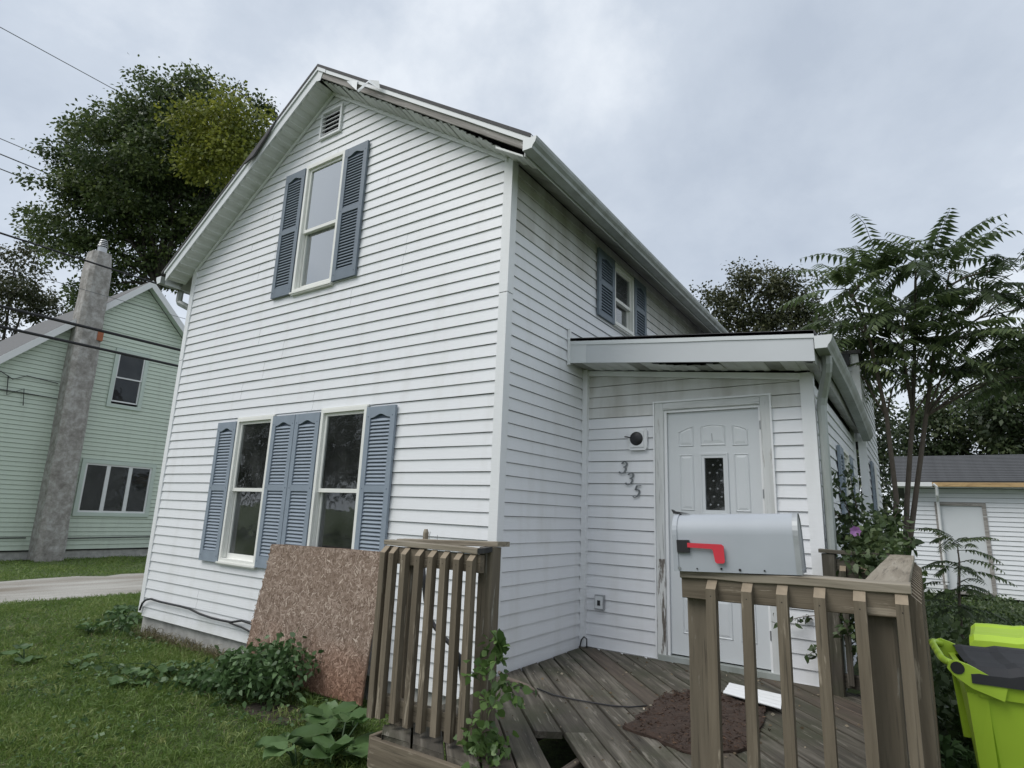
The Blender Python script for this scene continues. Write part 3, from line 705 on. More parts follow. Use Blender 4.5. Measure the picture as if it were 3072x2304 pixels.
# rear wing rising behind the porch
rw = Wall((2.12, 0, 0), (0, 1, 0), (1, 0, 0)); rf = Wall((0, 5.02, 0), (1, 0, 0), (0, -1, 0))
rwp = backing('rear_wing_wall', rw, 5.03, 8.2, .3, 3.85, [], M['trim'], H)
siding(rwp, rw, [(.3 + C_ * i, .3 + C_ * (i + 1) - .0034, 5.10, 5.10, 8.15, 8.15) for i in range(34)], [], M['siding'])
rff = backing('rear_wing_front', rf, .0, 2.11, 2.6, 3.85, [], M['trim'], H)
siding(rff, rf, [(2.7 + C_ * i, 2.7 + C_ * (i + 1) - .0034, .0, .0, 2.04, 2.04) for i in range(11)], [], M['siding'])
mb = MB(); mb.box((2.04, 5.012, .3), (2.128, 5.10, 3.87)); mk('corner_trim', mb, M['trim'], H)
mb = MB(); mb.box((-.0, 4.98, 3.85), (2.16, 8.25, 3.90)); mk('rear_wing_roof', mb, M['shingle'], H)
shutter(H, rw, 5.55, 5.90, 1.1, 2.5); mb = MB(); rw.box(mb, 5.91, 6.5, 1.1, 2.5, .0, .03); mk('window', mb, M['window_white'], H)
mb = MB(); mb.box((1.95, 4.94, 3.70), (2.03, 5.01, 3.85)); mk('floodlight', mb, M['black'], H)

# --- entry door
df = board('door_frame', H, (DO[0] + .0395, PY + .014, 1.30), (DO[0] + .0395, PY + .014, DO[3]), .079, .046, M['door_frame'], (0, -1, 0), .001)
board('jamb', df, (DO[0] + .0395, PY + .014, .50), (DO[0] + .0395, PY + .014, 1.2995), .079, .046, M['bare_frame'], (0, -1, 0), .001)
board('jamb', df, (DO[1] - .0385, PY + .014, .50), (DO[1] - .0385, PY + .014, DO[3]), .077, .046, M['door_frame'], (0, -1, 0), .001)
board('head', df, (DO[0] + .080, PY + .014, DO[3] - .033), (DO[1] - .078, PY + .014, DO[3] - .033), .066, .046, M['door_frame'], (0, -1, 0), .001)
mb = MB(); ringbox(mb, pw, DO[0] - .012, DO[1] + .012, .50, DO[3] + .014, .014, -.02, .018); mk('door_flashing', mb, M['trim'], df)
mb = MB(); pw.box(mb, .7865, .812, .5, 2.585, -.06, -.010); pw.box(mb, 1.586, 1.6035, .5, 2.585, -.06, -.012); pw.box(mb, .812, 1.586, 2.562, 2.585, -.06, -.01); mk('door_stop', mb, M['trim'], df)
mb = MB(); pw.box(mb, .72, 1.67, .495, .540, -.10, .030); mk('threshold', mb, M['gutter'], df)
mb = MB(); pw.box(mb, .08, 1.93, .472, .497, .002, .022); mk('sill_strip', mb, M['trim'], df)
dz = -.034
GL = (1.130, 1.288, 1.720, 2.155)
mb = MB()
for (a0, a1, z0, z1) in ((.814, GL[0], .552, 2.560), (GL[1], 1.584, .552, 2.560), (GL[0], GL[1], .552, GL[2]), (GL[0], GL[1], GL[3], 2.560)): pw.box(mb, a0, a1, z0, z1, dz - .04, dz)
door = mk('door', mb, M['door'], H)
def emboss(poly, inset=.022, h=.007):
    """a pressed panel: a raised bead, a valley and a raised field"""
    cx = sum(p[0] for p in poly) / len(poly); cz = sum(p[1] for p in poly) / len(poly)
    x0, x1 = min(p[0] for p in poly), max(p[0] for p in poly); y0, y1 = min(p[1] for p in poly), max(p[1] for p in poly)
    def sc_(d): return [(cx + (x - cx) * (1 - 2 * d / (x1 - x0)), cz + (z - cz) * (1 - 2 * d / (y1 - y0))) for x, z in poly]
    rings = [(0, .0003), (.007, h), (.014, .001), (inset + .012, h * .8)]
    n = len(poly); mb = MB(); v = []; f = []
    for d, hh in rings: v += [pw.p(x, z, dz + hh) for x, z in sc_(d)]
    for r_ in range(len(rings) - 1):
        for i in range(n): f.append((r_*n+i, r_*n+(i+1) % n, (r_+1)*n+(i+1) % n, (r_+1)*n+i))
    f.append(tuple(range((len(rings)-1)*n, len(rings)*n))); mb.add(v, f); mk('door_panel', mb, M['door'], door)
arc = lambda a0, a1, z, c, k=6: [(a0 + (a1 - a0) * (1 - i / k), z + c * math.sin(math.pi * (1 - i / k))) for i in range(k + 1)]
emboss([(.911, 2.256), (1.044, 2.256), (1.046, 2.435), (.98, 2.418), (.911, 2.388)]); emboss([(1.365, 2.252), (1.494, 2.252), (1.494, 2.388), (1.43, 2.416), (1.365, 2.430)])
emboss([(1.100, 2.256), (1.312, 2.256)] + [(x, z) for x, z in arc(1.100, 1.312, 2.425, .016)])
for a0, a1 in ((.915, 1.040), (1.372, 1.494)): emboss([(a0, 1.712), (a1, 1.712), (a1, 2.188), (a0, 2.188)]); emboss([(a0, .72), (a1, .72), (a1, 1.02), (a0, 1.02)]); emboss([(a0, 1.10), (a1, 1.10), (a1, 1.62), (a0, 1.62)])
emboss([(1.10, .72), (1.315, .72), (1.315, 1.02), (1.10, 1.02)]); emboss([(1.10, 1.10), (1.315, 1.10), (1.315, 1.62), (1.10, 1.62)])
mb = MB(); ringbox(mb, pw, 1.092, 1.326, 1.682, 2.194, .014, dz, dz + .012); ringbox(mb, pw, 1.106, 1.312, 1.696, 2.180, .025, dz, dz + .007); mk('pane_frame', mb, M['door'], door)
mb = MB(); pw.box(mb, GL[0], GL[1], GL[2], GL[3], dz - .016, dz - .012); mk('pane', mb, M['glass'], door)
mb = MB(); pw.box(mb, GL[0] - .02, GL[1] + .02, GL[2] - .02, GL[3] + .02, dz - .10, dz - .096); mk('dark_hall', mb, M['room'], door)
for i in range(6):                                             # bevelled studs in the leaded pane
    for j in range(2):
        c = pw.p(1.178 + .062 * j + (.03 if i % 2 else 0) - .01, 1.765 + i * .066, dz - .011); s = .010
        mb = MB(); mb.add([c + Vector((-s, 0, 0)), c + Vector((0, 0, -s)), c + Vector((s, 0, 0)), c + Vector((0, 0, s)), c + Vector((0, -.006, 0))], [(0, 1, 4), (1, 2, 4), (2, 3, 4), (3, 0, 4)]); mk('glass_stud', mb, M['metal'], door)
mb = MB(); mb.hexa([pw.p(1.198, 2.30, dz + .006), pw.p(1.209, 2.298, dz + .006), pw.p(1.209, 2.298, dz), pw.p(1.198, 2.30, dz), pw.p(1.193, 2.365, dz + .006), pw.p(1.204, 2.364, dz + .006), pw.p(1.204, 2.364, dz), pw.p(1.193, 2.365, dz)]); mk('door_hook', mb, M['metal'], door)
for z in (2.415, 1.86, .80):
    mb = MB(); mb.tube([(1.597, PY + .012, z - .035), (1.597, PY + .012, z + .035)], .007, 8); pw.box(mb, 1.590, 1.612, z - .03, z + .03, -.02, -.009); mk('hinge', mb, M['metal'], door)
# porch light, numbers, outlet
mb = MB(); mb.prism([pw.p(x, z, .004) for x, z in ((.478, 2.232), (.620, 2.232), (.640, 2.255), (.640, 2.410), (.620, 2.432), (.478, 2.432), (.460, 2.410), (.460, 2.255))], (0, -.022, 0)); pl = mk('porch_light', mb, M['trim'], H)
mb = MB(); mb.prism([pw.p(x, z, .026) for x, z in ((.485, 2.258), (.612, 2.258), (.612, 2.405), (.485, 2.405))], (0, -.010, 0)); mk('back_plate', mb, M['trim'], pl)
mb = MB(); v = []; f = []; n = 24; rings = [(.062, .030), (.062, .040), (.054, .047), (.036, .053), (.012, .056)]
for r_, d in rings: v += [pw.p(.545 + r_ * math.cos(2 * math.pi * i / n), 2.335 + r_ * math.sin(2 * math.pi * i / n), d) for i in range(n)]
for r_ in range(4): f += [(r_*n+i, r_*n+(i+1) % n, (r_+1)*n+(i+1) % n, (r_+1)*n+i) for i in range(n)]
f.append(tuple(range(4*n, 5*n))); mb.add(v, f); mk('lamp_socket_cover', mb, M['black'], pl, True)
mb = MB(); mb.tube([pw.p(.49, 2.345, .05), pw.p(.452, 2.350, .085)], .006, 6); mk('bracket', mb, M['black'], pl)
def stroke(pts, wmin=.006, wmax=.015):
    """a calligraphic stroke: wide on the downstrokes, thin across"""
    P = [Vector((a, 0, b)) for a, b in pts]; lo = []; hi = []
    for i, p in enumerate(P):
        d = (P[min(i+1, len(P)-1)] - P[max(i-1, 0)]).normalized(); nn = Vector((-d.z, 0, d.x))
        w_ = wmin + (wmax - wmin) * abs(d.z) ** 1.3
        if i in (0, len(P) - 1): w_ *= .6
        lo.append(p - nn * w_ / 2); hi.append(p + nn * w_ / 2)
    return lo, hi
def smooth(pts, k=5):
    o = []; P = [pts[0]] + pts + [pts[-1]]
    for i in range(1, len(P) - 2):
        for j in range(k):
            t = j / k; a, b, c, d = P[i-1], P[i], P[i+1], P[i+2]
            o.append(tuple(.5 * ((2*b[q]) + (c[q]-a[q])*t + (2*a[q]-5*b[q]+4*c[q]-d[q])*t*t + (3*b[q]-a[q]-3*c[q]+d[q])*t**3) for q in (0, 1)))
    return o + [pts[-1]]
D3 = [smooth([(-.024, .034), (-.010, .050), (.012, .051), (.026, .036), (.020, .016), (.004, .006), (-.004, .006)]), smooth([(-.004, .006), (.016, .001), (.024, -.016), (.014, -.040), (-.010, -.053), (-.030, -.046), (-.034, -.034)])]
D5 = [smooth([(.034, .052), (.020, .050), (-.006, .050), (-.008, .050)]), smooth([(-.008, .050), (-.013, .030), (-.017, .012)]), smooth([(-.017, .012), (.004, .016), (.022, .004), (.022, -.020), (.008, -.044), (-.014, -.053), (-.032, -.046)])]
for k, (st, cx, cz) in enumerate(((D3, .408, 2.077), (D3, .470, 1.976), (D5, .536, 1.866))):
    mb = MB()
    for s in st:
        lo, hi = stroke(s)
        sh = lambda p, d: pw.p(cx + p.x + .16 * p.z, cz + p.z, d)
        n = len(lo)
        a = [sh(p, .012) for p in lo]; b = [sh(p, .012) for p in hi]; a2 = [sh(p, .002) for p in lo]; b2 = [sh(p, .002) for p in hi]
        mb.sheet(a, b); mb.sheet(a2, a); mb.sheet(b, b2)
    o = mk('house_number', mb, M['number'], H); o['label'] = 'metal house number digit ' + ('three', 'three', 'five')[k]
mb = MB(); pw.box(mb, .138, .226, .825, .950, .0, .03); ob = mk('outlet_box', mb, M['metal'], H)
mb = MB(); pw.box(mb, .146, .218, .836, .940, .03, .036); mk('cover', mb, M['alu'], ob); mb = MB(); pw.box(mb, .168, .196, .862, .905, .036, .040); mk('socket', mb, M['black'], ob)
# ================================================================ deck
DZ = 0.50
DK = empty('porch_deck', (1.2, .1, GZ), 'weathered wooden deck of diagonal boards with one board broken away by the steps', 'deck')
dd = Vector((.68, -.733, 0)).normalized(); ee = Vector((-dd.y, dd.x, 0))
X0, X1, Y0, Y1 = .03, 2.53, -1.255, 1.375
pitch = .160
def span(o):
    t0, t1, e0, e1 = -9, 9, 'x', 'y'
    b = ee * o
    for (c, d, lo, hi, kk) in ((b.x, dd.x, X0, X1, 'x'), (b.y, dd.y, Y0, Y1, 'y')):
        a0, a1 = (lo - c) / d, (hi - c) / d
        if a0 > a1: a0, a1 = a1, a0
        if a0 > t0: t0, e0 = a0, kk
        if a1 < t1: t1, e1 = a1, kk
    if e0 == 'x' and (b + dd * t0).y < -.05: t0 = (.15 - b.x) / dd.x
    return t0, t1, e0, e1
skew = {'x': -ee.x / dd.x, 'y': -ee.y / dd.y}
i = 0
for q in range(-9, 18):
    o = q * pitch + .02
    t0, t1, e0, e1 = span(o)
    if t1 - t0 < .10: continue
    wd = .146 + rnd.uniform(-.003, .003)
    def bd(ta, tb, ea, eb, dz=0, mat=None):
        p0 = ee * o + dd * ta; p1 = ee * o + dd * tb
        return board('deck_board', DK, (p0.x, p0.y, DZ - .017 + dz + rnd.uniform(-.002, .002)), (p1.x, p1.y, DZ - .017 + dz + rnd.uniform(-.002, .002)), wd, .034, mat or (M['deck'] if rnd.random() > .22 else M['deck_red']), (0, 0, 1), .002, 5, (ea, eb))
    cut = None
    if abs(o - .178) < .03: cut = 'hole'
    if abs(o - .336) < .03: cut = 'split'
    tc_ = (Vector((.86, -.68, 0)) - ee * o).dot(dd)
    if cut == 'hole': bd(t0, tc_, skew[e0], .15)
    elif cut == 'split': bd(t0, tc_ + .02, skew[e0], .1); bd(tc_ + .035, t1, .1, skew[e1], .004, M['deck'])
    else: bd(t0, t1, skew[e0], skew[e1])
for x in (.19, .62, 1.12, 1.62, 2.12, 2.45): board('joist', DK, (x, Y0 + .06, .395), (x, Y1 - .01, .395), .14, .038, M['deck_red'], (1, 0, 0))
board('skirt_board', DK, (.165, Y0 - .012, .395), (1.12, Y0 - .012, .400), .150, .034, M['rail'], (0, -1, 0))
board('skirt_board', DK, (.17, Y0 - .006, .24), (1.10, Y0 - .006, .245), .14, .03, M['rail'], (0, -1, 0))
board('skirt_board', DK, (1.75, Y0 - .012, .40), (2.54, Y0 - .012, .40), .150, .034, M['rail'], (0, -1, 0))
board('skirt_board', DK, (X1 + .02, Y0, .40), (X1 + .02, Y1, .40), .150, .034, M['rail'], (1, 0, 0))
board('skirt_board', DK, (.145, Y0, .40), (.145, -.06, .40), .150, .03, M['rail'], (-1, 0, 0))
board('tread', DK, (1.13, -1.40, .30), (1.74, -1.40, .30), .24, .036, M['deck_red'], (0, 0, 1))

# ================================================================ railings
BAL = {}
def baluster(parent, x, y, z0, z1, face, mat='rail', lean=0.0):
    """a 2x2 picket with its top sawn at a slant so pale end grain faces outward"""
    s = .019; f = Vector(face); sd = Vector((-f.y, f.x, 0)); key = (round(z1 - z0, 3), tuple(face), mat)
    if key not in BAL:
        h = z1 - z0; cut = .036; mb = MB()
        P = lambda a, b, z: sd * a + f * b + Vector((0, 0, z))
        mb.add([P(-s, s, 0), P(s, s, 0), P(s, -s, 0), P(-s, -s, 0), P(-s, s, h - cut), P(s, s, h - cut), P(s, -s, h), P(-s, -s, h)], [(0, 3, 2, 1), (0, 1, 5, 4), (1, 2, 6, 5), (2, 3, 7, 6), (3, 0, 4, 7)])
        me = mesh('baluster', mb.v, mb.f, M[mat]); tp = MB(); tp.add([P(-s, s, h - cut + .0005), P(s, s, h - cut + .0005), P(s, -s, h + .0005), P(-s, -s, h + .0005)], [(0, 1, 2, 3)])
        # turn the grain: local X must run along the picket
        rot = Matrix(((0, 0, 1, 0), (0, 1, 0, 0), (-1, 0, 0, 0), (0, 0, 0, 1)))
        me.transform(rot); te = mesh('sawn_end', tp.v, tp.f, M['endgrain']); te.transform(rot); BAL[key] = (me, te, rot.inverted())
    me, te, inv = BAL[key]
    W_ = T(Vector((x, y, z0))) @ Matrix.Rotation(lean, 4, 'Y') @ inv
    b = put(bpy.data.objects.new('baluster', me), parent, W_)
    for zn in (z1 - z0 - .062,):
        nb = MB(); c_ = f * .0192; nb.prism([c_ + sd * .0022 * math.cos(q * math.pi / 3) + Vector((0, 0, zn + .0022 * math.sin(q * math.pi / 3))) for q in range(6)], f * .0008); put(bpy.data.objects.new('nail', mesh('nail', nb.v, nb.f, M['dark'])), b, T(Vector((x, y, z0))) @ Matrix.Rotation(lean, 4, 'Y'))
    put(bpy.data.objects.new('sawn_end', te), b, W_)
def post(parent, x, y, z0, z1, w_=.089, mat='post', lean=(0, 0)):
    return board('post', parent, (x, y, z0), (x + lean[0], y + lean[1], z1), w_, w_, M[mat], (0, -1, 0), .002, 4)
RL = empty('deck_railing', (.4, -1.15, DZ), 'short leaning railing section in front of the chipboard sheet, its cap split in two', 'railing', 'deck railings')
for x in (.057, .122, .223, .322, .413, .511, .602, .684): baluster(RL, x, -1.181, .528 + rnd.uniform(-.006, .006), 1.420, (0, -1, 0), lean=rnd.uniform(-.006, .006))
board('rail', RL, (.04, -1.142, 1.372), (.725, -1.142, 1.368), .089, .036, M['rail'], (0, -1, 0)); board('rail', RL, (.06, -1.142, .600), (.725, -1.142, .590), .089, .036, M['rail'], (0, -1, 0))
post(RL, .175, -1.078, .42, 1.415); post(RL, .708, -1.050, .42, 1.450, lean=(-.004, 0))
board('cap_board', RL, (.030, -1.128, 1.438), (.715, -1.136, 1.434), .080, .026, M['cap'], (0, 0, 1), .004, 5); board('cap_board', RL, (.045, -1.045, 1.446), (.765, -1.015, 1.468), .078, .026, M['cap'], (.04, 0, 1), .004, 5, (0, .35))
mb = MB(); mb.prism([(.712, -1.172, 1.420), (.748, -1.160, 1.424), (.752, -1.095, 1.430), (.712, -1.100, 1.428)], (0, 0, .026)); mk('broken_cap_end', mb, M['black'], RL)
mb = MB(); mb.tube([(.197, -1.0, 1.30), (.197, -1.0, 1.50), (.196, -1.0, 1.520)], [.017, .017, .010], 7); mk('stub', mb, M['cap'], RL)
mb = MB(); mb.tube([(.232, -1.01, 1.44), (.239, -1.01, 1.507)], .0022, 5); mb.tube([(.294, -1.01, 1.44), (.298, -1.01, 1.49)], .002, 5); mk('bent_nail', mb, M['metal'], RL)
RR = empty('deck_railing', (2.2, -1.15, DZ), 'front railing section that carries the mailbox', 'railing', 'deck railings')
for x in (1.897, 2.030, 2.158, 2.288, 2.414, 2.535): baluster(RR, x, -1.181, .36, 1.402 + .012 * (x - 1.9) / .6, (0, -1, 0), lean=rnd.uniform(-.004, .004))
board('rail', RR, (1.770, -1.143, 1.362), (2.555, -1.143, 1.376), .091, .036, M['rail'], (0, -1, 0), .002)
board('rail', RR, (1.80, -1.143, .575), (2.555, -1.143, .575), .091, .036, M['rail'], (0, -1, 0), .002)
post(RR, 1.822, -1.078, .2, 1.410); post(RR, 2.465, -1.075, .2, 1.42)
board('cap_board', RR, (1.768, -1.108, 1.414), (2.566, -1.108, 1.430), .130, .032, M['cap'], (-.02, 0, 1), .003, 6)
RS = empty('deck_railing', (2.5, .1, DZ), 'side railing running back from the deck corner beside the bins', 'railing', 'deck railings')
board('cap_board', RS, (2.490, -1.100, 1.428), (2.490, 1.255, 1.445), .138, .026, M['cap'], (0, 0, 1), .001, 6)
board('rail', RS, (2.535, -1.10, 1.376), (2.535, 1.25, 1.385), .089, .036, M['rail'], (1, 0, 0)); board('rail', RS, (2.535, -1.10, .58), (2.535, 1.25, .58), .089, .036, M['rail'], (1, 0, 0))
for k in range(18): baluster(RS, 2.573, -1.10 + k * .135, .36, 1.415, (1, 0, 0))
post(RS, 2.468, 1.20, .2, 1.42)
RB = empty('deck_railing', (2.25, 1.25, DZ), 'short dark railing between the porch corner and the flowering shrub', 'railing', 'deck railings')
board('cap_board', RB, (1.985, 1.262, 1.452), (2.42, 1.262, 1.446), .100, .026, M['deck'], (0, 0, 1)); board('rail', RB, (2.01, 1.262, 1.30), (2.42, 1.262, 1.30), .20, .036, M['deck'], (0, -1, 0)); board('rail', RB, (2.01, 1.262, .600), (2.42, 1.262, .600), .089, .036, M['deck'], (0, -1, 0))
for x in (2.13, 2.26, 2.38): baluster(RB, x, 1.225, .58, 1.36, (0, -1, 0), 'deck')
post(RB, 2.045, 1.262, .45, 1.435, mat='deck')

# ================================================================ mailbox
ML = .475; MH = .228; MW = .165
MBX = T(Vector((1.757, -1.198, 1.424))) @ Matrix.Rotation(R(3.4), 4, 'Z') @ Matrix.Rotation(R(-2.6), 4, 'Y')
mbx = bpy.data.objects.new('mailbox', None); mbx.empty_display_size = .2; put(mbx, None, MBX); tag(mbx, 'grey metal mailbox with a red flag lying on the front railing', 'mailbox')
def arch(x, inset=0.0, low=0.0):
    hw = MW / 2 - inset; zs_ = MH - MW / 2 * 1.02; pts = [(x, MW/2 - hw, low)]
    n = 14
    for i in range(n + 1):
        t = math.pi * (1 - i / n); pts.append((x, MW/2 + hw * math.cos(t), zs_ + (MH - zs_ - inset) * math.sin(t)))
    pts.append((x, MW/2 + hw, low)); return pts
def local(name, mb, mat, parent, smooth=False): return put(bpy.data.objects.new(name, mesh(name, mb.v, mb.f, M[mat], smooth)), parent, MBX)
mb = MB(); A = arch(.012); B = arch(ML); mb.sheet(A, B); mb.f = [f[::-1] for f in mb.f]; body = local('body', mb, 'mailbox', mbx, True)
mb = MB(); E_ = arch(ML - .003, .001); mb.add(E_, [tuple(range(len(E_)))]); local('back_end', mb, 'mailbox_end', mbx); mb = MB(); mb.sheet(arch(ML - .018, -.0012), arch(ML + .001, -.0012)); local('back_seam', mb, 'mailbox_end', mbx)
mb = MB(); mb.box((.015, .004, .012), (ML, MW - .004, .016)); local('floor_plate', mb, 'mailbox_end', mbx)
mb = MB(); A = arch(-.004, -.0035); B = arch(.016, -.0035); mb.sheet(A, B); mb.add(A, [tuple(range(len(A)))]); local('front_door', mb, 'mailbox', mbx)
mb = MB(); mb.prism([(-.010, .06, MH + .004), (-.018, .06, MH + .022), (-.004, .06, MH + .014), (.055, .06, MH + .004)], (0, .03, 0)); local('door_catch', mb, 'black', mbx)
mb = MB(); mb.box((.016, -.012, .074), (.066, -.001, .124)); fl = local('flag_bracket', mb, 'black', mbx)
mb = MB(); mb.prism([(.060, -.016, .113), (.195, -.016, .108), (.203, -.016, .101), (.203, -.016, .041), (.197, -.016, .035), (.172, -.016, .035), (.166, -.016, .041), (.160, -.016, .085), (.155, -.016, .090), (.060, -.016, .095)], (0, .004, 0)); local('flag', mb, 'red', mbx)
for x, z, r_ in ((.018, .012, .0065), (.090, .012, .003), (.185, .014, .0045), (.255, .012, .005), (.345, .012, .0035)):
    mb = MB(); v = [(x + r_ * math.cos(2 * math.pi * i / 8), -.0015, z + r_ * math.sin(2 * math.pi * i / 8)) for i in range(8)]; mb.prism(v, (0, -.002, 0)); local('rivet', mb, 'dark' if x > .02 else 'metal', mbx)
o = board('wood_block', None, (1.815, -1.118, 1.4385), (2.17, -1.112, 1.446), .10, .016, M['deck'], (0, 0, 1)); tag(o, 'thin dark wooden slat wedged under the mailbox', 'slat')

# ================================================================ things lying on and around the deck
def blob_poly(pts, k=6, jit=.012, seed=1):
    g = random.Random(seed); o = []
    for a, b in zip(pts, pts[1:] + pts[:1]):
        for i in range(k): t = i / k; o.append((a[0] + (b[0] - a[0]) * t + g.uniform(-jit, jit), a[1] + (b[1] - a[1]) * t + g.uniform(-jit, jit)))
    return o
P_ = blob_poly([(1.17, -.36), (1.60, -.50), (1.80, -.22), (1.72, .52), (1.30, .70), (1.13, .40)], 7, .016, 4)
mb = MB(); cx, cy = 1.45, .10; n = len(P_); v = []; f = []; g = random.Random(9)
for s, h in ((1.0, .502), (1.0, .515), (.93, .522), (.75, .521), (.5, .524), (.25, .521)): v += [(cx + (x - cx) * s, cy + (y - cy) * s, h + g.uniform(-.003, .005)) for x, y in P_]
for r_ in range(5): f += [(r_*n+i, r_*n+(i+1) % n, (r_+1)*n+(i+1) % n, (r_+1)*n+i) for i in range(n)]
f.append(tuple(range(5*n, 6*n))); mb.add(v, f); o = mk('doormat', mb, M['rust'], None); MAT = o; tag(o, 'rotten rust-brown doormat lying on the deck boards', 'doormat')
mb = MB(); a, b, c, d = Vector((1.41, .90, .535)), Vector((1.757, .85, .532)), Vector((1.815, .485, .540)), Vector((1.45, .575, .545)); lo = []; hi = []
for i in range(9): t = i / 8; h = Vector((0, 0, .006 if i % 2 else 0)); lo.append(a.lerp(d, t) + h); hi.append(b.lerp(c, t) + h)
mb.sheet(lo, hi); mb.sheet([p - Vector((0, 0, .004)) for p in hi], [p - Vector((0, 0, .004)) for p in lo]); o = mk('siding_scrap', mb, M['trim'], None); tag(o, 'loose scrap of white ribbed siding lying on the doormat', 'siding scrap')
def wire(name, pts, r_, mat, label, cat='cable', n=6, group=None):
    mb = MB(); mb.tube(pts, r_, n); o = mk(name, mb, M[mat], None, True); tag(o, label, cat, group); return o
wire('cord', [(.428, -.069, .512), (.577, -.114, .511), (.71, -.108, .510), (.833, -.089, .510), (.964, -.06, .510), (1.052, -.017, .511), (1.138, .049, .520)], .005, 'cable', 'thin black cord lying across the deck boards', 'cord')
wire('dead_branch', [(.085, -.02, .545), (.182, -.08, .535), (.290, -.10, .53), (.38, -.115, .528), (.479, -.154, .518)], [.012, .016, .017, .014, .006], 'bark', 'grey dead branch poking over the deck by the leafy vine', 'branch')
wire('wire_loop', [(.014, 1.33, .502), (.027, 1.33, .559), (.053, 1.33, .588), (.080, 1.33, .573), (.082, 1.33, .502)], .006, 'cable', 'small loop of black wire in the inside corner of the deck', 'wire')
wire('black_hose', [(-.031, -.75, 1.287), (-.015, -.75, 1.191), (.009, -.75, 1.079), (.039, -.75, .997), (.097, -.75, .935), (.145, -.75, .90), (.225, -.75, .857), (.30, -.75, .80), (.34, -.72, .52)], .014, 'black', 'bent black strip hanging behind the short railing', 'strip')
wire('wall_cable', [(-5.027, -.03, .36), (-4.994, -.03, .44), (-4.932, -.03, .482), (-4.818, -.03, .508), (-4.603, -.03, .50), (-4.371, -.03, .50), (-4.166, -.03, .502), (-3.965, -.03, .497), (-3.765, -.03, .472), (-3.546, -.03, .459), (-3.367, -.03, .458), (-3.181, -.03, .462), (-2.995, -.03, .50), (-2.859, -.03, .492), (-2.55, -.03, .45)], .011, 'cable', 'black cable strung along the foot of the front wall, upper of two strands', 'cable')
wire('wall_cable', [(-3.20, -.032, .458), (-3.167, -.032, .452), (-2.984, -.032, .440), (-2.737, -.032, .405), (-2.5, -.032, .37)], .009, 'cable', 'lower strand of black cable at the foot of the front wall', 'cable')
# the chipboard sheet leaning on the front wall
OM = frame((-2.62, -.205, GZ + .02), (-1.06, -.205, GZ + .05), (0, -1, .14))
mb = MB(); nx, ny = 8, 6; v = []; f = []; g = random.Random(2)
for s in (.006, -.006):
    for j in range(ny + 1):
        for i in range(nx + 1): v.append((1.57 * i / nx + (g.uniform(-.006, .006) if i in (0, nx) else 0), 1.14 * j / ny + (g.uniform(-.006, .006) if j in (0, ny) else 0), s + .012 * math.sin(j * .9)))
K = (nx + 1) * (ny + 1); idx = lambda i, j, k: k * K + j * (nx + 1) + i
for j in range(ny):
    for i in range(nx): f += [(idx(i, j, 0), idx(i+1, j, 0), idx(i+1, j+1, 0), idx(i, j+1, 0)), (idx(i, j, 1), idx(i, j+1, 1), idx(i+1, j+1, 1), idx(i+1, j, 1))]
for j in range(ny): f += [(idx(0, j, 0), idx(0, j+1, 0), idx(0, j+1, 1), idx(0, j, 1)), (idx(nx, j, 0), idx(nx, j, 1), idx(nx, j+1, 1), idx(nx, j+1, 0))]
for i in range(nx): f += [(idx(i, 0, 0), idx(i, 0, 1), idx(i+1, 0, 1), idx(i+1, 0, 0)), (idx(i, ny, 0), idx(i+1, ny, 0), idx(i+1, ny, 1), idx(i, ny, 1))]
OSB = o = put(bpy.data.objects.new('chipboard_sheet', mesh('chipboard_sheet', v, f, M['osb'])), None, OM); tag(o, 'large stained chipboard sheet leaning against the front wall under the windows', 'board')

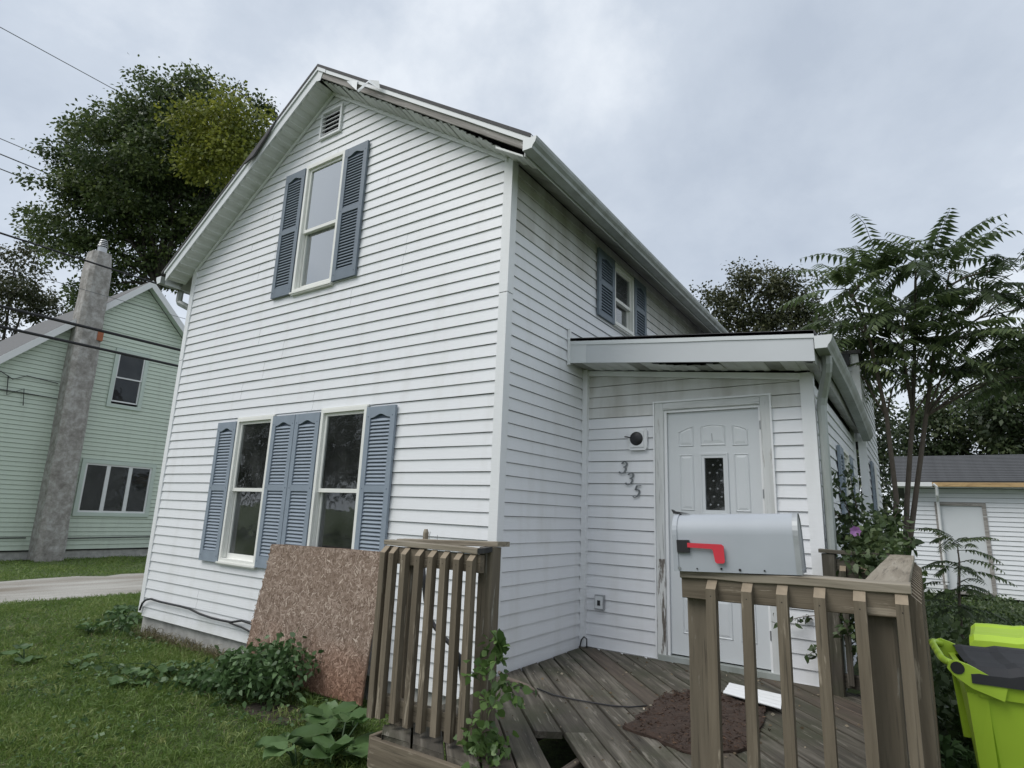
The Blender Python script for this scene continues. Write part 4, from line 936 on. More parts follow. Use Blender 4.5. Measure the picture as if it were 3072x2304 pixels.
# ================================================================ wheeled bins
def bin_(loc, rz, lidmat, label):
    B0 = T(Vector(loc)) @ Matrix.Rotation(rz, 4, 'Z')
    e_ = bpy.data.objects.new('wheeled_bin', None); e_.empty_display_size = .2; put(e_, None, B0); tag(e_, label, 'bin', 'wheeled bins beside the deck')
    def part(name, mb, mat, parent=None, smooth=False): return put(bpy.data.objects.new(name, mesh(name, mb.v, mb.f, M[mat], smooth)), parent or e_, B0)
    H_ = .90
    def ring(z, x0, x1, hw, c=.05): return [(x0 + c, -hw, z), (x1 - c, -hw, z), (x1, -hw + c, z), (x1, hw - c, z), (x1 - c, hw, z), (x0 + c, hw, z), (x0, hw - c, z), (x0, -hw + c, z)]
    lv = [ring(0.02, .10, .50, .21), ring(.10, .08, .53, .225), ring(.55, .045, .60, .262), ring(H_ - .07, .02, .655, .290)]
    mb = MB(); v = [p for r_ in lv for p in r_]; f = [(k*8+i, k*8+(i+1) % 8, k*8+8+(i+1) % 8, k*8+8+i) for k in range(len(lv)-1) for i in range(8)] + [tuple(range(8))[::-1]]; mb.add(v, f); part('body', mb, 'lime')
    for s in (-1, 1):                                     # pressed ribs down the corners
        mb = MB(); mb.hexa([(.02, s*.262, .50), (.085, s*.272, .50), (.085, s*.25, .50), (.02, s*.24, .50), (.00, s*.298, H_-.075), (.075, s*.302, H_-.075), (.075, s*.28, H_-.075), (.00, s*.276, H_-.075)]); part('side_rib', mb, 'lime')
    mb = MB(); rr = [ring(H_ - .085, .0, .675, .308), ring(H_ - .015, -.005, .69, .318), ring(H_, -.005, .69, .316), ring(H_, .02, .66, .29)]
    v = [p for r_ in rr for p in r_]; f = [(k*8+i, k*8+(i+1) % 8, k*8+8+(i+1) % 8, k*8+8+i) for k in range(3) for i in range(8)]; f += [(i, 8*0 + i, i, i) for i in ()]; mb.add(v, f)
    part('rim', mb, 'lime')
    for s in (-1, 1):
        mb = MB(); mb.prism([(.13, s*.300, H_ - .086), (.15, s*.300, H_ - .016), (.02, s*.300, H_ + .046), (-.03, s*.300, H_ + .062), (-.058, s*.300, H_ + .050), (-.066, s*.300, H_ + .022), (-.045, s*.300, H_ - .004), (.02, s*.300, H_ - .05)], (0, s*.028, 0)); part('handle_lug', mb, 'lime')
        mb = MB(); mb.prism([(-.028 + .027 * math.cos(t), s*.328, H_ + .030 + .027 * math.sin(t)) for t in [2*math.pi*i/12 for i in range(12)]], (0, s*.004, 0)); part('hinge_cap', mb, 'black')
    mb = MB(); mb.tube([(-.03, -.30, H_ + .034), (-.066, -.275, H_ + .046), (-.078, -.22, H_ + .050), (-.078, .22, H_ + .050), (-.066, .275, H_ + .046), (-.03, .30, H_ + .034)], .0165, 10); part('handle', mb, 'lime', None, True)
    # lid: a dished top with a raised front field and skirt
    mb = MB(); xs = [.02, .05, .08, .16, .20, .44, .48, .60, .68, .705]; hs = [.040, .046, .044, .046, .058, .060, .052, .050, .044, .020]; ysn = [-.330, -.29, -.20, -.165, 0, .165, .20, .29, .330]; yh = [-.03, .0, .004, -.008, -.012, -.008, .004, .0, -.03]
    v = [(x, y, H_ + hs[i] + yh[j]) for i, x in enumerate(xs) for j, y in enumerate(ysn)]; m_ = len(ysn)
    f = [(i*m_+j, (i+1)*m_+j, (i+1)*m_+j+1, i*m_+j+1) for i in range(len(xs)-1) for j in range(m_-1)]; mb.add(v, f); ld = part('lid', mb, lidmat)
    mb = MB(); edge = [(xs[i], ysn[0], H_ + hs[i] + yh[0]) for i in range(len(xs))] + [(xs[-1], y, H_ + hs[-1] + yh[j]) for j, y in enumerate(ysn)][1:] + [(xs[i], ysn[-1], H_ + hs[i] + yh[-1]) for i in range(len(xs)-2, -1, -1)]
    low = [(x, y * 1.01, H_ - .026) for x, y, z in edge]; mb.sheet(low, edge); part('lid_skirt', mb, lidmat, ld)
    for s in (-1, 1):
        mb = MB(); mb.tube([(.06, s*.30, .125), (.06, s*.255, .125)], .125, 16); wh = part('wheel', mb, 'black')
    return e_
bin_((2.700, .215, GZ - .012), R(4), 'lid', 'lime green wheeled bin with a black lid beside the deck railing')
bin_((3.52, 1.30, GZ - .02), R(176), 'lime', 'lime green wheeled bin with a lime lid, farther back in the weeds')

# ================================================================ the mint-green neighbour
GH = empty('green_house', (-19, 3.5, GZ), 'mint green clapboard house with a tall grey stucco chimney across the drive', 'house')
gw = Wall((-15, 0, 0), (0, 1, 0), (1, 0, 0)); GA, GR, GE = 3.55, 7.45, 4.05; GL0, GL1 = GA - 3.4, GA + 3.4
W1 = (3.045, 3.905, 3.985, 5.585); W3 = (2.755, 4.560, 1.145, 2.575)
hg = [(W1[0] + .02, W1[1] - .02, W1[2] + .02, W1[3] - .02), (W3[0] + .02, W3[1] - .02, W3[2] + .02, W3[3] - .02)]
gf = backing('gable_wall', gw, GL0, GL1, .30, GE, hg, M['green'], GH)
mb = MB(); mb.add([gw.p(GL0, GE, -.10), gw.p(GL1, GE, -.10), gw.p(GA, GR, -.10)], [(0, 1, 2)]); mk('gable_sheathing', mb, M['felt'], gf)
cs = []; k = 0; cg = .1075
while True:
    zb = .335 + cg * k; zt = zb + cg - .006
    if zb > GR - .1: break
    ed = lambda z: (GL0 + .08, GL1 - .08) if z <= GE else (max(GL0 + .08, GA - (GR - z)), min(GL1 - .08, GA + (GR - z)))
    (l0, r0), (l1, r1) = ed(zb), ed(min(zt, GR - .01)); cs.append((zb, min(zt, GR - .01), l0, l1, r0, r1)); k += 1
siding(gf, gw, cs, hg, M['green'], lip=.022, step=2.0)
mb = MB(); mb.box((-23, GL0, .0), (-15.06, GL1, .34)); mk('foundation', mb, M['concrete'], GH)
mb = MB(); mb.add([(-15.05, GL0, .3), (-23, GL0, .3), (-23, GL0, GE), (-15.05, GL0, GE)], [(0, 1, 2, 3)]); mb.add([(-15.05, GL1, .3), (-23, GL1, .3), (-23, GL1, GE), (-15.05, GL1, GE)], [(3, 2, 1, 0)]); mb.add([(-23, GL0, .3), (-23, GL1, .3), (-23, GL1, GE), (-23, GA, GR), (-23, GL0, GE)], [(0, 1, 2, 3, 4)]); mk('wall', mb, M['green'], GH)
for y in (GL0, GL1): mb = MB(); gw.box(mb, y - .01 if y == GL0 else y - .09, y + .09 if y == GL0 else y + .01, .33, GE, -.02, .012); mk('corner_trim', mb, M['far_white'], GH)
for s in (-1, 1):
    e = .42; mb = MB(); y1 = GA + s * (3.4 + e); z1 = GE - e; t = .10
    mb.hexa([(-23.3, GA, GR + .12), (-14.75, GA, GR + .12), (-14.75, y1, z1 + .12), (-23.3, y1, z1 + .12), (-23.3, GA, GR + .21), (-14.75, GA, GR + .21), (-14.75, y1, z1 + .21), (-23.3, y1, z1 + .21)])
    if s < 0: mb.f = [q[::-1] for q in mb.f]
    mk('roof', mb, M['far_roof'], GH)
    mb = MB(); mb.prism([(-14.745, GA, GR + .21), (-14.745, y1, z1 + .21), (-14.745, y1, z1 + .0), (-14.745, GA, GR + .0)], (-.03, 0, 0)); mk('rake_board', mb, M['far_white'], GH)
    mb = MB(); mb.add([(-14.76, GA, GR + .02), (-14.76, y1, z1 + .02), (-15.0, y1, z1 + .02), (-15.0, GA, GR + .02)], [(0, 1, 2, 3) if s > 0 else (3, 2, 1, 0)]); mk('rake_soffit', mb, M['green_trim'], GH)
def gwindow(w_, lights, label):
    mb = MB(); ringbox(mb, gw, w_[0], w_[1], w_[2], w_[3], .095, -.03, .035); wd = mk('window', mb, M['green_trim'], GH); wd['label'] = label
    n = lights; i0, i1 = w_[0] + .095, w_[1] - .095
    if n > 1:
        for i in range(n):
            a0 = i0 + (i1 - i0) * i / n; a1 = i0 + (i1 - i0) * (i + 1) / n; s = MB(); ringbox(s, gw, a0, a1, w_[2] + .095, w_[3] - .095, .045, -.03, .012); mk('sash', s, M['far_white'], wd)
            s = MB(); gw.box(s, a0 + .045, a1 - .045, w_[2] + .14, w_[3] - .14, -.020, -.016); mk('pane', s, M['glass_dim'], wd)
    else:
        zm = (w_[2] + w_[3]) / 2 + .02
        for (u, v, d) in ((zm - .02, w_[3] - .095, -.005), (w_[2] + .16, zm + .02, -.04)):
            s = MB(); ringbox(s, gw, i0, i1, u, v, .036, d - .015, d + .015); mk('sash', s, M['far_white'], wd); s = MB(); gw.box(s, i0 + .036, i1 - .036, u + .036, v - .036, d - .004, d); mk('pane', s, M['glass_dim'], wd)
    r_ = MB(); P = gw.p; q = 1.0; r_.add([P(w_[0]+.03, w_[2]+.03, -.06), P(w_[1]-.03, w_[2]+.03, -.06), P(w_[1]-.03, w_[3]-.03, -.06), P(w_[0]+.03, w_[3]-.03, -.06), P(w_[0]-.3, w_[2]-.2, -q), P(w_[1]+.3, w_[2]-.2, -q), P(w_[1]+.3, w_[3]+.2, -q), P(w_[0]-.3, w_[3]+.2, -q)], [(0, 1, 5, 4), (1, 2, 6, 5), (2, 3, 7, 6), (3, 0, 4, 7), (4, 5, 6, 7)]); mk('room_interior', r_, M['room'], wd)
gwindow(W1, 1, 'upstairs sash window of the green house'); gwindow(W3, 3, 'three-light ground-floor window of the green house')
mb = MB(); g = random.Random(5); lv = []
for i in range(15):
    t = i / 14; z = GZ - .1 + 7.92 * t; y0 = 2.02 - .10 * t; wd = .58 - .05 * t; d = .52 - .03 * t; c = .09; j = lambda: g.uniform(-.012, .012)
    if i == 14: wd *= .82; y0 += .05; d *= .85
    lv.append([(-15.0, y0 + j(), z), (-14.98 + d - c, y0 + j(), z), (-14.98 + d + j(), y0 + c, z), (-14.98 + d + j(), y0 + wd - c, z), (-14.98 + d - c, y0 + wd + j(), z), (-15.0, y0 + wd + j(), z)])
v = [p for r_ in lv for p in r_]; f = [(k*6+i, k*6+(i+1) % 6, k*6+6+(i+1) % 6, k*6+6+i) for k in range(14) for i in range(6)] + [tuple(range(14*6, 15*6))]; mb.add(v, f); ch = mk('chimney', mb, M['stucco'], GH)
mb = MB(); mb.tube([(-14.78, 2.20, 7.75), (-14.78, 2.20, 8.10)], .105, 12); mk('flue_pipe', mb, M['metal'], ch)
for i in range(4): mb = MB(); mb.tube([(-14.78, 2.20, 8.12 + i * .055), (-14.78, 2.20, 8.15 + i * .055)], [.135 - i * .012, .115 - i * .012], 12); mk('flue_cap_ring', mb, M['metal'], ch)
mb = MB(); mb.box((-14.56, 2.36, 5.55), (-14.455, 2.49, 5.83)); mk('exposed_brick', mb, mat_plain('red_brick', (0.34, 0.12, 0.06), .9, .3, 12), ch)
mb = MB(); mb.tube([(-14.97, GL0 + .2, .62), (-14.97, 1.9, .62)], .014, 5); mb.tube([(-14.97, 2.65, .60), (-14.97, GL1 - .2, .64)], .014, 5); mk('wall_wire', mb, M['cable'], GH)
for i, pts in enumerate(([(.3, 4.30), (.75, 4.42), (1.0, 4.28), (1.25, 4.42), (1.9, 4.36)], [(.35, 4.0), (1.2, 4.0), (1.95, 3.98)], [(.9, 4.35), (.95, 3.9), (1.25, 4.1), (1.3, 3.7)])):
    mb = MB(); mb.tube([(-14.96, y, z) for y, z in pts], .012, 4); mk('hanging_wire', mb, M['cable'], GH)

# ================================================================ garage
GY = 14.0; GG = empty('garage', (4.2, 16, GZ), 'low white-sided garage with a charcoal roof and a pale side door', 'garage')
aw = Wall((0, GY, 0), (1, 0, 0), (0, -1, 0)); gx0, gx1, gz0, gz1 = 2.36, 8.2, .20, 2.62
gd = (2.93, 3.90, .22, 2.29); hgd = [(gd[0] + .02, gd[1] - .02, gz0, gd[3] - .02)]
ga = backing('front_wall', aw, gx0, gx1, gz0, gz1, hgd, M['garage_siding'], GG)
siding(ga, aw, [(gz0 + .105 * i, gz0 + .105 * (i + 1) - .007, gx0 + .06, gx0 + .06, gx1, gx1) for i in range(23)], hgd, M['garage_siding'], lip=.022, step=1.5)
mb = MB(); mb.box((gx0, GY + .03, gz0), (gx0 + .03, 19, gz1)); mb.box((gx1 - .03, GY + .03, gz0), (gx1, 19, gz1)); mb.box((gx0, 18.97, gz0), (gx1, 19, gz1)); mk('wall', mb, M['garage_siding'], GG)
mb = MB(); mb.box((gx0 - .01, GY - .012, gz0), (gx0 + .06, GY + .06, gz1)); mk('corner_trim', mb, M['far_white'], GG)
mb = MB(); ry = 16.5; mb.hexa([(gx0 - .25, GY - .35, 2.72), (gx1 + .25, GY - .35, 2.72), (gx1 + .25, ry, 3.60), (gx0 - .25, ry, 3.60), (gx0 - .25, GY - .35, 2.76), (gx1 + .25, GY - .35, 2.76), (gx1 + .25, ry, 3.64), (gx0 - .25, ry, 3.64)]); mb.hexa([(gx0 - .25, ry, 3.60), (gx1 + .25, ry, 3.60), (gx1 + .25, 19.35, 2.62), (gx0 - .25, 19.35, 2.62), (gx0 - .25, ry, 3.64), (gx1 + .25, ry, 3.64), (gx1 + .25, 19.35, 2.66), (gx0 - .25, 19.35, 2.66)]); mk('roof', mb, M['garage_roof'], GG)
for i in range(17):
    t0_, t1_ = i / 17, (i + 1.0) / 17; y0_, y1_ = GY - .36 + (ry - GY + .36) * t0_, GY - .36 + (ry - GY + .36) * t1_; h0, h1 = 2.76 + .88 * t0_, 2.76 + .88 * t1_; mb = MB()
    xs_ = [gx0 - .26 + (gx1 - gx0 + .52) * k_ / 12 for k_ in range(13)]
    jj = [rnd.uniform(-.006, .006) for _ in xs_]
    mb.sheet([(x, y0_ + j, h0 + .022) for x, j in zip(xs_, jj)], [(x, y1_, h1 + .006) for x in xs_]); mb.sheet([(x, y0_ + j, h0 + .001) for x, j in zip(xs_, jj)], [(x, y0_ + j, h0 + .022) for x, j in zip(xs_, jj)]); mk('shingle_row', mb, M['garage_roof'], GG)
board('fascia', GG, (gx0 + .55, GY - .36, 2.685), (gx1 + .2, GY - .36, 2.685), .10, .03, M['raw_fascia'], (0, -1, 0)); mb = MB(); mb.box((gx0 - .24, GY - .42, 2.64), (gx0 + .56, GY - .345, 2.74)); gg_ = mk('gutter_stub', mb, M['far_white'], GG)
mb = MB(); mb.tube([(gx0 + .58, GY - .38, 2.70), (gx0 + .64, GY - .36, 2.64), (gx0 + .64, GY - .30, 2.45), (gx0 + .64, GY - .05, 2.30), (gx0 + .64, GY - .05, .4)], .033, 6); mk('downspout', mb, M['far_white'], GG)
mb = MB(); mb.box((gx0 - .2, GY - .34, 2.62), (gx1, GY, 2.64)); mk('soffit', mb, M['soffit'], GG)
mb = MB(); ringbox(mb, aw, gd[0], gd[1], gd[2], gd[3], .075, -.05, .018); fr = mk('door_frame', mb, M['old_wood'], GG)
mb = MB(); aw.box(mb, gd[0] + .075, gd[1] - .075, gd[2] + .02, gd[3] - .075, -.05, -.012); dr = mk('door', mb, M['door'], GG)
mb = MB(); mb.tube([(gd[1] - .15, GY + .01, 1.14), (gd[1] - .15, GY - .05, 1.14)], [.03, .034], 8); mk('knob', mb, M['metal'], dr)
mb = MB(); mb.box((1.55, 12.8, .10), (2.12, 13.6, .75)); mb.box((1.5, 12.75, .75), (2.17, 13.65, .80)); o = mk('storage_box', mb, M['alu_fascia'], None); tag(o, 'grey storage box standing behind the tree stems by the garage', 'box')

# ================================================================ overhead cables along the drive
for (x, z, r_, mat, lab) in ((-8.0, 4.22, .026, 'cable', 'thick black overhead cable, upper of the two crossing the green house'), (-8.0, 3.93, .024, 'cable', 'thick black overhead cable, lower of the two crossing the green house'),
        (-8.0, 5.27, .016, 'cable', 'black overhead cable passing in front of the chimney top'), (-33.0, 24.14, 0.021, 'cable_grey', 'thin overhead wire highest in the sky at top left'), (-33.0, 18.53, 0.021, 'cable_grey', 'thin overhead wire, uppermost of the three beside the maple'),
        (-33.0, 17.76, 0.031, 'cable_grey', 'thin overhead wire, middle of the three beside the maple'), (-33.0, 17.03, 0.028, 'cable_grey', 'thin overhead wire, lowest of the three beside the maple'), (-8.2, 4.86, .005, 'cable_grey', 'faint thin wire crossing the chimney between the black cables')):
    pts = [(x, -8 + i * 3.2, z + .0009 * ((i * 3.2 - 22) ** 2) * .06) for i in range(16)] if x > -20 else [(x, -20 + i * 7, z) for i in range(12)]
    wire('overhead_cable', pts, r_, mat, lab, 'cable', 6, 'overhead cables along the drive')
# ================================================================ foliage
def unit(a): return a / np.maximum(np.linalg.norm(a, axis=1, keepdims=True), 1e-9)
def leaf_arrays(g, pos, dirs, ln, wd, lift=0.10, droop=0.15):
    n = len(pos); d = unit(dirs); r_ = unit(g.normal(size=(n, 3))); s = unit(np.cross(d, r_)); up = np.cross(s, d)
    ln = ln[:, None]; wd = wd[:, None]
    V = np.empty((n, 4, 3)); V[:, 0] = pos; mid = pos + d * ln * .48
    V[:, 1] = mid + s * wd * .5 + up * ln * lift; V[:, 2] = pos + d * ln; V[:, 2, 2] -= (ln * droop)[:, 0]; V[:, 3] = mid - s * wd * .5 + up * ln * lift
    return V
def leaf6(g, pos, dirs, ln, wd, lift=0.12, droop=0.18):
    n = len(pos); d = unit(dirs); s = unit(np.cross(d, unit(g.normal(size=(n, 3))))); up = np.cross(s, d); ln = ln[:, None]; wd = wd[:, None]; V = np.empty((n, 6, 3)); V[:, 0] = pos
    for k, (t, w_, sg) in {1: (.26, .46, 1), 2: (.62, .38, 1), 3: (1.0, 0, 1), 4: (.62, .38, -1), 5: (.26, .46, -1)}.items():
        V[:, k] = pos + d * ln * t + s * wd * w_ * sg + up * ln * (lift if k != 3 else 0); V[:, k, 2] -= (ln * droop)[:, 0] * t * t
    return V
def quads(name, V, tint, mat, parent=None, M_=None, smooth=True):
    q_ = V.shape[1]
    n = len(V); me = bpy.data.meshes.new(name); me.vertices.add(n * q_); me.loops.add(n * q_); me.polygons.add(n)
    c = V.reshape(-1, 3).mean(0); me.vertices.foreach_set('co', (V.reshape(-1, 3) - c).astype(np.float32).ravel())
    me.loops.foreach_set('vertex_index', np.arange(n * q_, dtype=np.int32)); me.polygons.foreach_set('loop_start', np.arange(0, n * q_, q_, dtype=np.int32)); me.polygons.foreach_set('loop_total', np.full(n, q_, np.int32))
    a = me.attributes.new('tint', 'FLOAT', 'POINT'); a.data.foreach_set('value', np.repeat(np.clip(tint, 0, 1), q_).astype(np.float32))
    me.materials.append(mat); me.update(calc_edges=True); me.validate()
    return put(bpy.data.objects.new(name, me), parent, T(Vector(c)))
def crown(g, blobs, clumps_per_m2, leaves, size, spread, aspect=.62, hollow=2.2, fn=None):
    fn = fn or leaf_arrays
    Vs = []; ts = []; cent = []
    for (x, y, z, r_) in blobs:
        k = max(5, int(clumps_per_m2 * r_ ** 2 * 6)); d = unit(g.normal(size=(k, 3))); rad = r_ * g.random(k)[:, None] ** (1 / hollow) * (1 + .05 * g.normal(size=(k, 1)))
        c = np.array((x, y, z)) + d * rad * np.array((1, 1, .85)); cent.append(c)
        n = k * leaves; cc = np.repeat(c, leaves, 0); ct = np.repeat(g.normal(.5, .17, k), leaves)
        off = g.normal(size=(n, 3)) * spread * np.array((1, 1, .6)); pos = cc + off
        dirs = unit(off) + g.normal(size=(n, 3)) * .7 + np.array((0, 0, -.25)); ln = size * g.uniform(.6, 1.25, n)
        Vs.append(fn(g, pos, dirs, ln, ln * aspect)); ts.append(ct + g.normal(0, .16, n))
    return np.concatenate(Vs), np.concatenate(ts), np.concatenate(cent)
def limb(mb, g, a, b, r0, r1, n=6, wob=.08, sides=6):
    a = np.array(a, float); b = np.array(b, float); L_ = np.linalg.norm(b - a); P = [a]
    for i in range(1, n): t = i / n; p = a + (b - a) * t; p[2] += L_ * .10 * math.sin(math.pi * t); P.append(p + g.normal(0, wob * L_ / n, 3))
    P.append(b); mb.tube([tuple(p) for p in P], list(np.linspace(r0, r1, n + 1)), sides); return P
def tree(name, label, cat, base, fork, blobs, mat, seed, dens=1.0, leaves=40, size=.24, spread=.42, r0=.3, bark='bark_dark', extra=None, n_limb=14, group=None):
    g = np.random.default_rng(seed)
    t = empty(name, base, label, cat, group)
    V, ti, cent = crown(g, blobs, dens, leaves, size, spread); quads('crown', V, ti, M[mat], t)
    if extra: V2, t2, _ = crown(g, extra[0], dens * 1.1, leaves, size, spread * 1.25); quads('crown', V2, t2, M[extra[1]], t)['label'] = 'yellowing branch of the crown'
    mb = MB(); limb(mb, g, base, fork, r0, r0 * .72, 7, .05, 9)
    for (x, y, z, r_) in blobs[:n_limb]:
        P = limb(mb, g, fork, (x, y, z), r0 * .38, r0 * .07, 6, .12)
        q = cent[g.choice(len(cent), 5)]
        for c in q:
            if np.linalg.norm(c - np.array((x, y, z))) < r_ * 1.6: limb(mb, g, P[4], c, r0 * .12, r0 * .03, 4, .12, 5)
    mk('trunk', mb, M[bark], t, True)
    return t
MAPLE = [(-23.99, 6.94, 19.15, 1.98), (-22.92, 8.11, 19.85, 1.39), (-25.67, 5.93, 18.63, 1.45), (-26.92, 5.41, 17.39, 1.67), (-24.29, 6.25, 16.31, 2.49), (-23.87, 8.65, 17.71, 2.37), (-28.24, 4.71, 16.59, 1.14), (-27.41, 5.04, 15.16, 1.64), (-26.69, 6.38, 14.29, 2.43), (-25.55, 8.25, 14.87, 2.37), (-28.66, 5.29, 13.31, 1.22), (-29.85, 4.93, 13.96, 0.93), (-27.51, 6.38, 12.19, 1.67), (-26.42, 7.75, 12.16, 1.55), (-25.09, 9.13, 12.74, 1.58), (-23.85, 9.39, 14.95, 1.74), (-22.52, 9.44, 18.23, 1.58), (-28.02, 6.43, 10.68, 1.06), (-27.21, 7.17, 9.98, 0.91), (-26.35, 7.81, 19.16, 2.12), (-25.98, 9.27, 16.92, 2.49), (-21.76, 10.07, 20.14, 0.72), (-27.94, 7.41, 16.55, 2.45)]
MAPLE_Y = [(-20.82, 6.54, 17.16, 0.83), (-19.49, 7.40, 17.36, 0.97), (-20.16, 7.23, 16.25, 1.31), (-19.31, 8.02, 16.42, 0.97), (-20.90, 7.05, 15.47, 0.97), (-19.69, 7.83, 15.20, 1.04)]
tree('maple_tree', 'large dark maple with a yellowing branch behind the green house', 'tree', (-25.4, 8.6, GZ), (-25.3, 8.1, 11.2), MAPLE, 'maple', 11, 1.35, 130, .18, .30, .22, extra=(MAPLE_Y, 'maple_yellow'), n_limb=23)
LEFTT = [(-39.10, 6.35, 15.12, 1.53), (-38.31, 7.37, 13.29, 1.72), (-39.76, 6.45, 13.04, 1.53), (-37.64, 8.17, 12.02, 1.34), (-39.28, 7.22, 11.39, 1.72), (-41.00, 5.52, 13.35, 2.30), (-36.89, 8.82, 11.50, 0.86), (-39.8, 7.2, 9.6, 1.7), (-38.2, 8.3, 9.2, 1.5)]
tree('leafy_tree', 'airy tree cut by the left edge of the picture behind the green roof', 'tree', (-40, 7, GZ), (-39.6, 6.9, 9.0), LEFTT, 'olive_tree', 12, .8, 80, .21, .30, .2)
OLIVE = [(-4.08, 21.46, 11.13, 0.88), (-3.04, 21.97, 11.89, 0.95), (-2.07, 22.63, 11.94, 1.03), (-1.13, 23.37, 11.55, 1.17), (-3.41, 22.10, 10.45, 1.17), (-2.21, 22.95, 10.36, 1.32), (-0.76, 23.95, 10.29, 1.32), (-4.40, 21.48, 10.26, 0.73), (-0.14, 24.68, 9.18, 1.03), (-1.6, 23.6, 9.0, 1.4), (-3.2, 22.6, 8.9, 1.3), (.5, 25.0, 8.0, 1.2)]
tree('spreading_tree', 'olive green tree rising behind the porch roof', 'tree', (-1.8, 23.4, GZ), (-1.9, 23.2, 7.2), OLIVE, 'olive_tree', 13, 3.4, 70, .15, .22, .16)
DARK1 = [(1.36, 20.48, 5.47, 0.95), (0.87, 20.43, 4.41, 0.83), (1.08, 20.84, 3.39, 0.83), (1.65, 20.98, 4.33, 0.83), (.6, 20.4, 6.2, .9), (1.3, 20.8, 2.2, .9)]
tree('dark_tree', 'dark bushy tree close behind the rear corner of the white house', 'tree', (1.2, 20.8, GZ), (1.2, 20.8, 3.0), DARK1, 'dark_tree', 14, 4.5, 60, .15, .20, .1)
DARK2 = [(2.93, 25.25, 5.58, 1.22), (3.97, 25.85, 6.02, 1.22), (5.02, 26.45, 6.46, 1.35), (3.29, 25.74, 4.67, 1.08), (4.43, 26.47, 4.86, 1.22), (2.4, 25.2, 4.2, 1.1), (5.6, 26.6, 5.0, 1.3), (3.6, 25.9, 3.6, 1.2), (5.0, 26.5, 3.7, 1.2), (2.6, 25.3, 3.0, 1.1), (3.4, 25.6, 6.6, .9), (2.3, 25.0, 5.6, .8)]
tree('dark_tree', 'broad dark tree above the middle of the garage roof', 'tree', (4.0, 26, GZ), (4.0, 26, 3.2), DARK2, 'dark_tree', 15, 3.0, 60, .17, .24, .14)
DARK3 = [(5.95, 24.38, 7.32, 1.49), (6.36, 24.97, 6.13, 1.49), (5.67, 24.73, 5.26, 1.24), (6.92, 24.61, 8.0, 1.2), (5.35, 24.23, 6.33, 0.99), (7.2, 25.2, 7.2, 1.6), (6.9, 25.2, 4.6, 1.5), (8.2, 25.6, 6, 1.6)]
tree('dark_tree', 'tall dark tree at the right edge behind the garage', 'tree', (6.8, 25, GZ), (6.7, 24.9, 4.0), DARK3, 'dark_tree', 16, 2.6, 60, .18, .25, .14)
# row of trees across the street, seen mirrored in the ground-floor windows
for i, (x, y, h, rr) in enumerate(((-17, -21, 9.0, 4.2), (-9.0, -24, 10.0, 4.6), (-26, -17, 9.0, 4.4))):
    bl = [(x, y, h * .62, rr), (x - rr * .6, y + 1, h * .48, rr * .7), (x + rr * .6, y - 1, h * .5, rr * .7)]
    tree('street_tree', ('round tree across the street, nearest the drive', 'round tree across the street, nearest the deck side', 'round tree across the street, farthest to the left')[i], 'tree', (x, y, GZ), (x, y, h * .3), bl, 'dark_tree', 40 + i, .55, 60, .34, .7, .25, group='trees across the street')

# ---- pinnate trees (tree of heaven): long fronds of paired leaflets
def fronds(g, tips, per, length, leaflet, upbias):
    Vs = []; ts = []; ribs = []
    for (x, y, z, u) in tips:
        if z > 3.9: z -= .34; u *= .85
        tt = g.normal(.45, .16)
        for k in range(per):
            az = 2 * math.pi * (k + g.random() * .8) / per; el = (g.uniform(-.35, 1.25) if g.random() < .8 else g.uniform(.6, 1.4)) * u + upbias; L_ = length * g.uniform(.45, 1.2)
            d = np.array((math.cos(az) * math.cos(el), math.sin(az) * math.cos(el), math.sin(el))); P = []; p = np.array((x, y, z)) + g.normal(0, .05, 3); n = 15
            for i in range(n):
                P.append(p.copy()); p = p + d * L_ / n; d = d + np.array((0, 0, -.075)) + g.normal(0, .03, 3); d /= np.linalg.norm(d)
            P = np.array(P); ribs.append(P); s = np.cross(d, (0, 0, 1)); s /= np.linalg.norm(s); m = P[3:]; fd = np.gradient(m, axis=0); fd = unit(fd)
            sz = leaflet * (1 - .45 * np.abs(np.linspace(-1, 1, len(m)) + .15) ** 2)
            for sg in (-1, 1):
                dirs = s * sg + fd * .40 + np.array((0, 0, -.55)) + g.normal(0, .10, (len(m), 3)); dv = unit(dirs); ln = sz * g.uniform(.85, 1.12, len(m)); N_ = np.cross(dv, fd); N_ = unit(N_); sd_ = np.cross(N_, dv); wdt = ln * .30
                V = np.empty((len(m), 4, 3)); V[:, 0] = m; V[:, 1] = m + dv * ln[:, None] * .35 + sd_ * wdt[:, None] * .5; V[:, 2] = m + dv * ln[:, None]; V[:, 2, 2] -= ln * .12; V[:, 3] = m + dv * ln[:, None] * .35 - sd_ * wdt[:, None] * .5
                Vs.append(V); ts.append(tt + g.normal(0, .13, len(m)))
    return np.concatenate(Vs), np.concatenate(ts), ribs
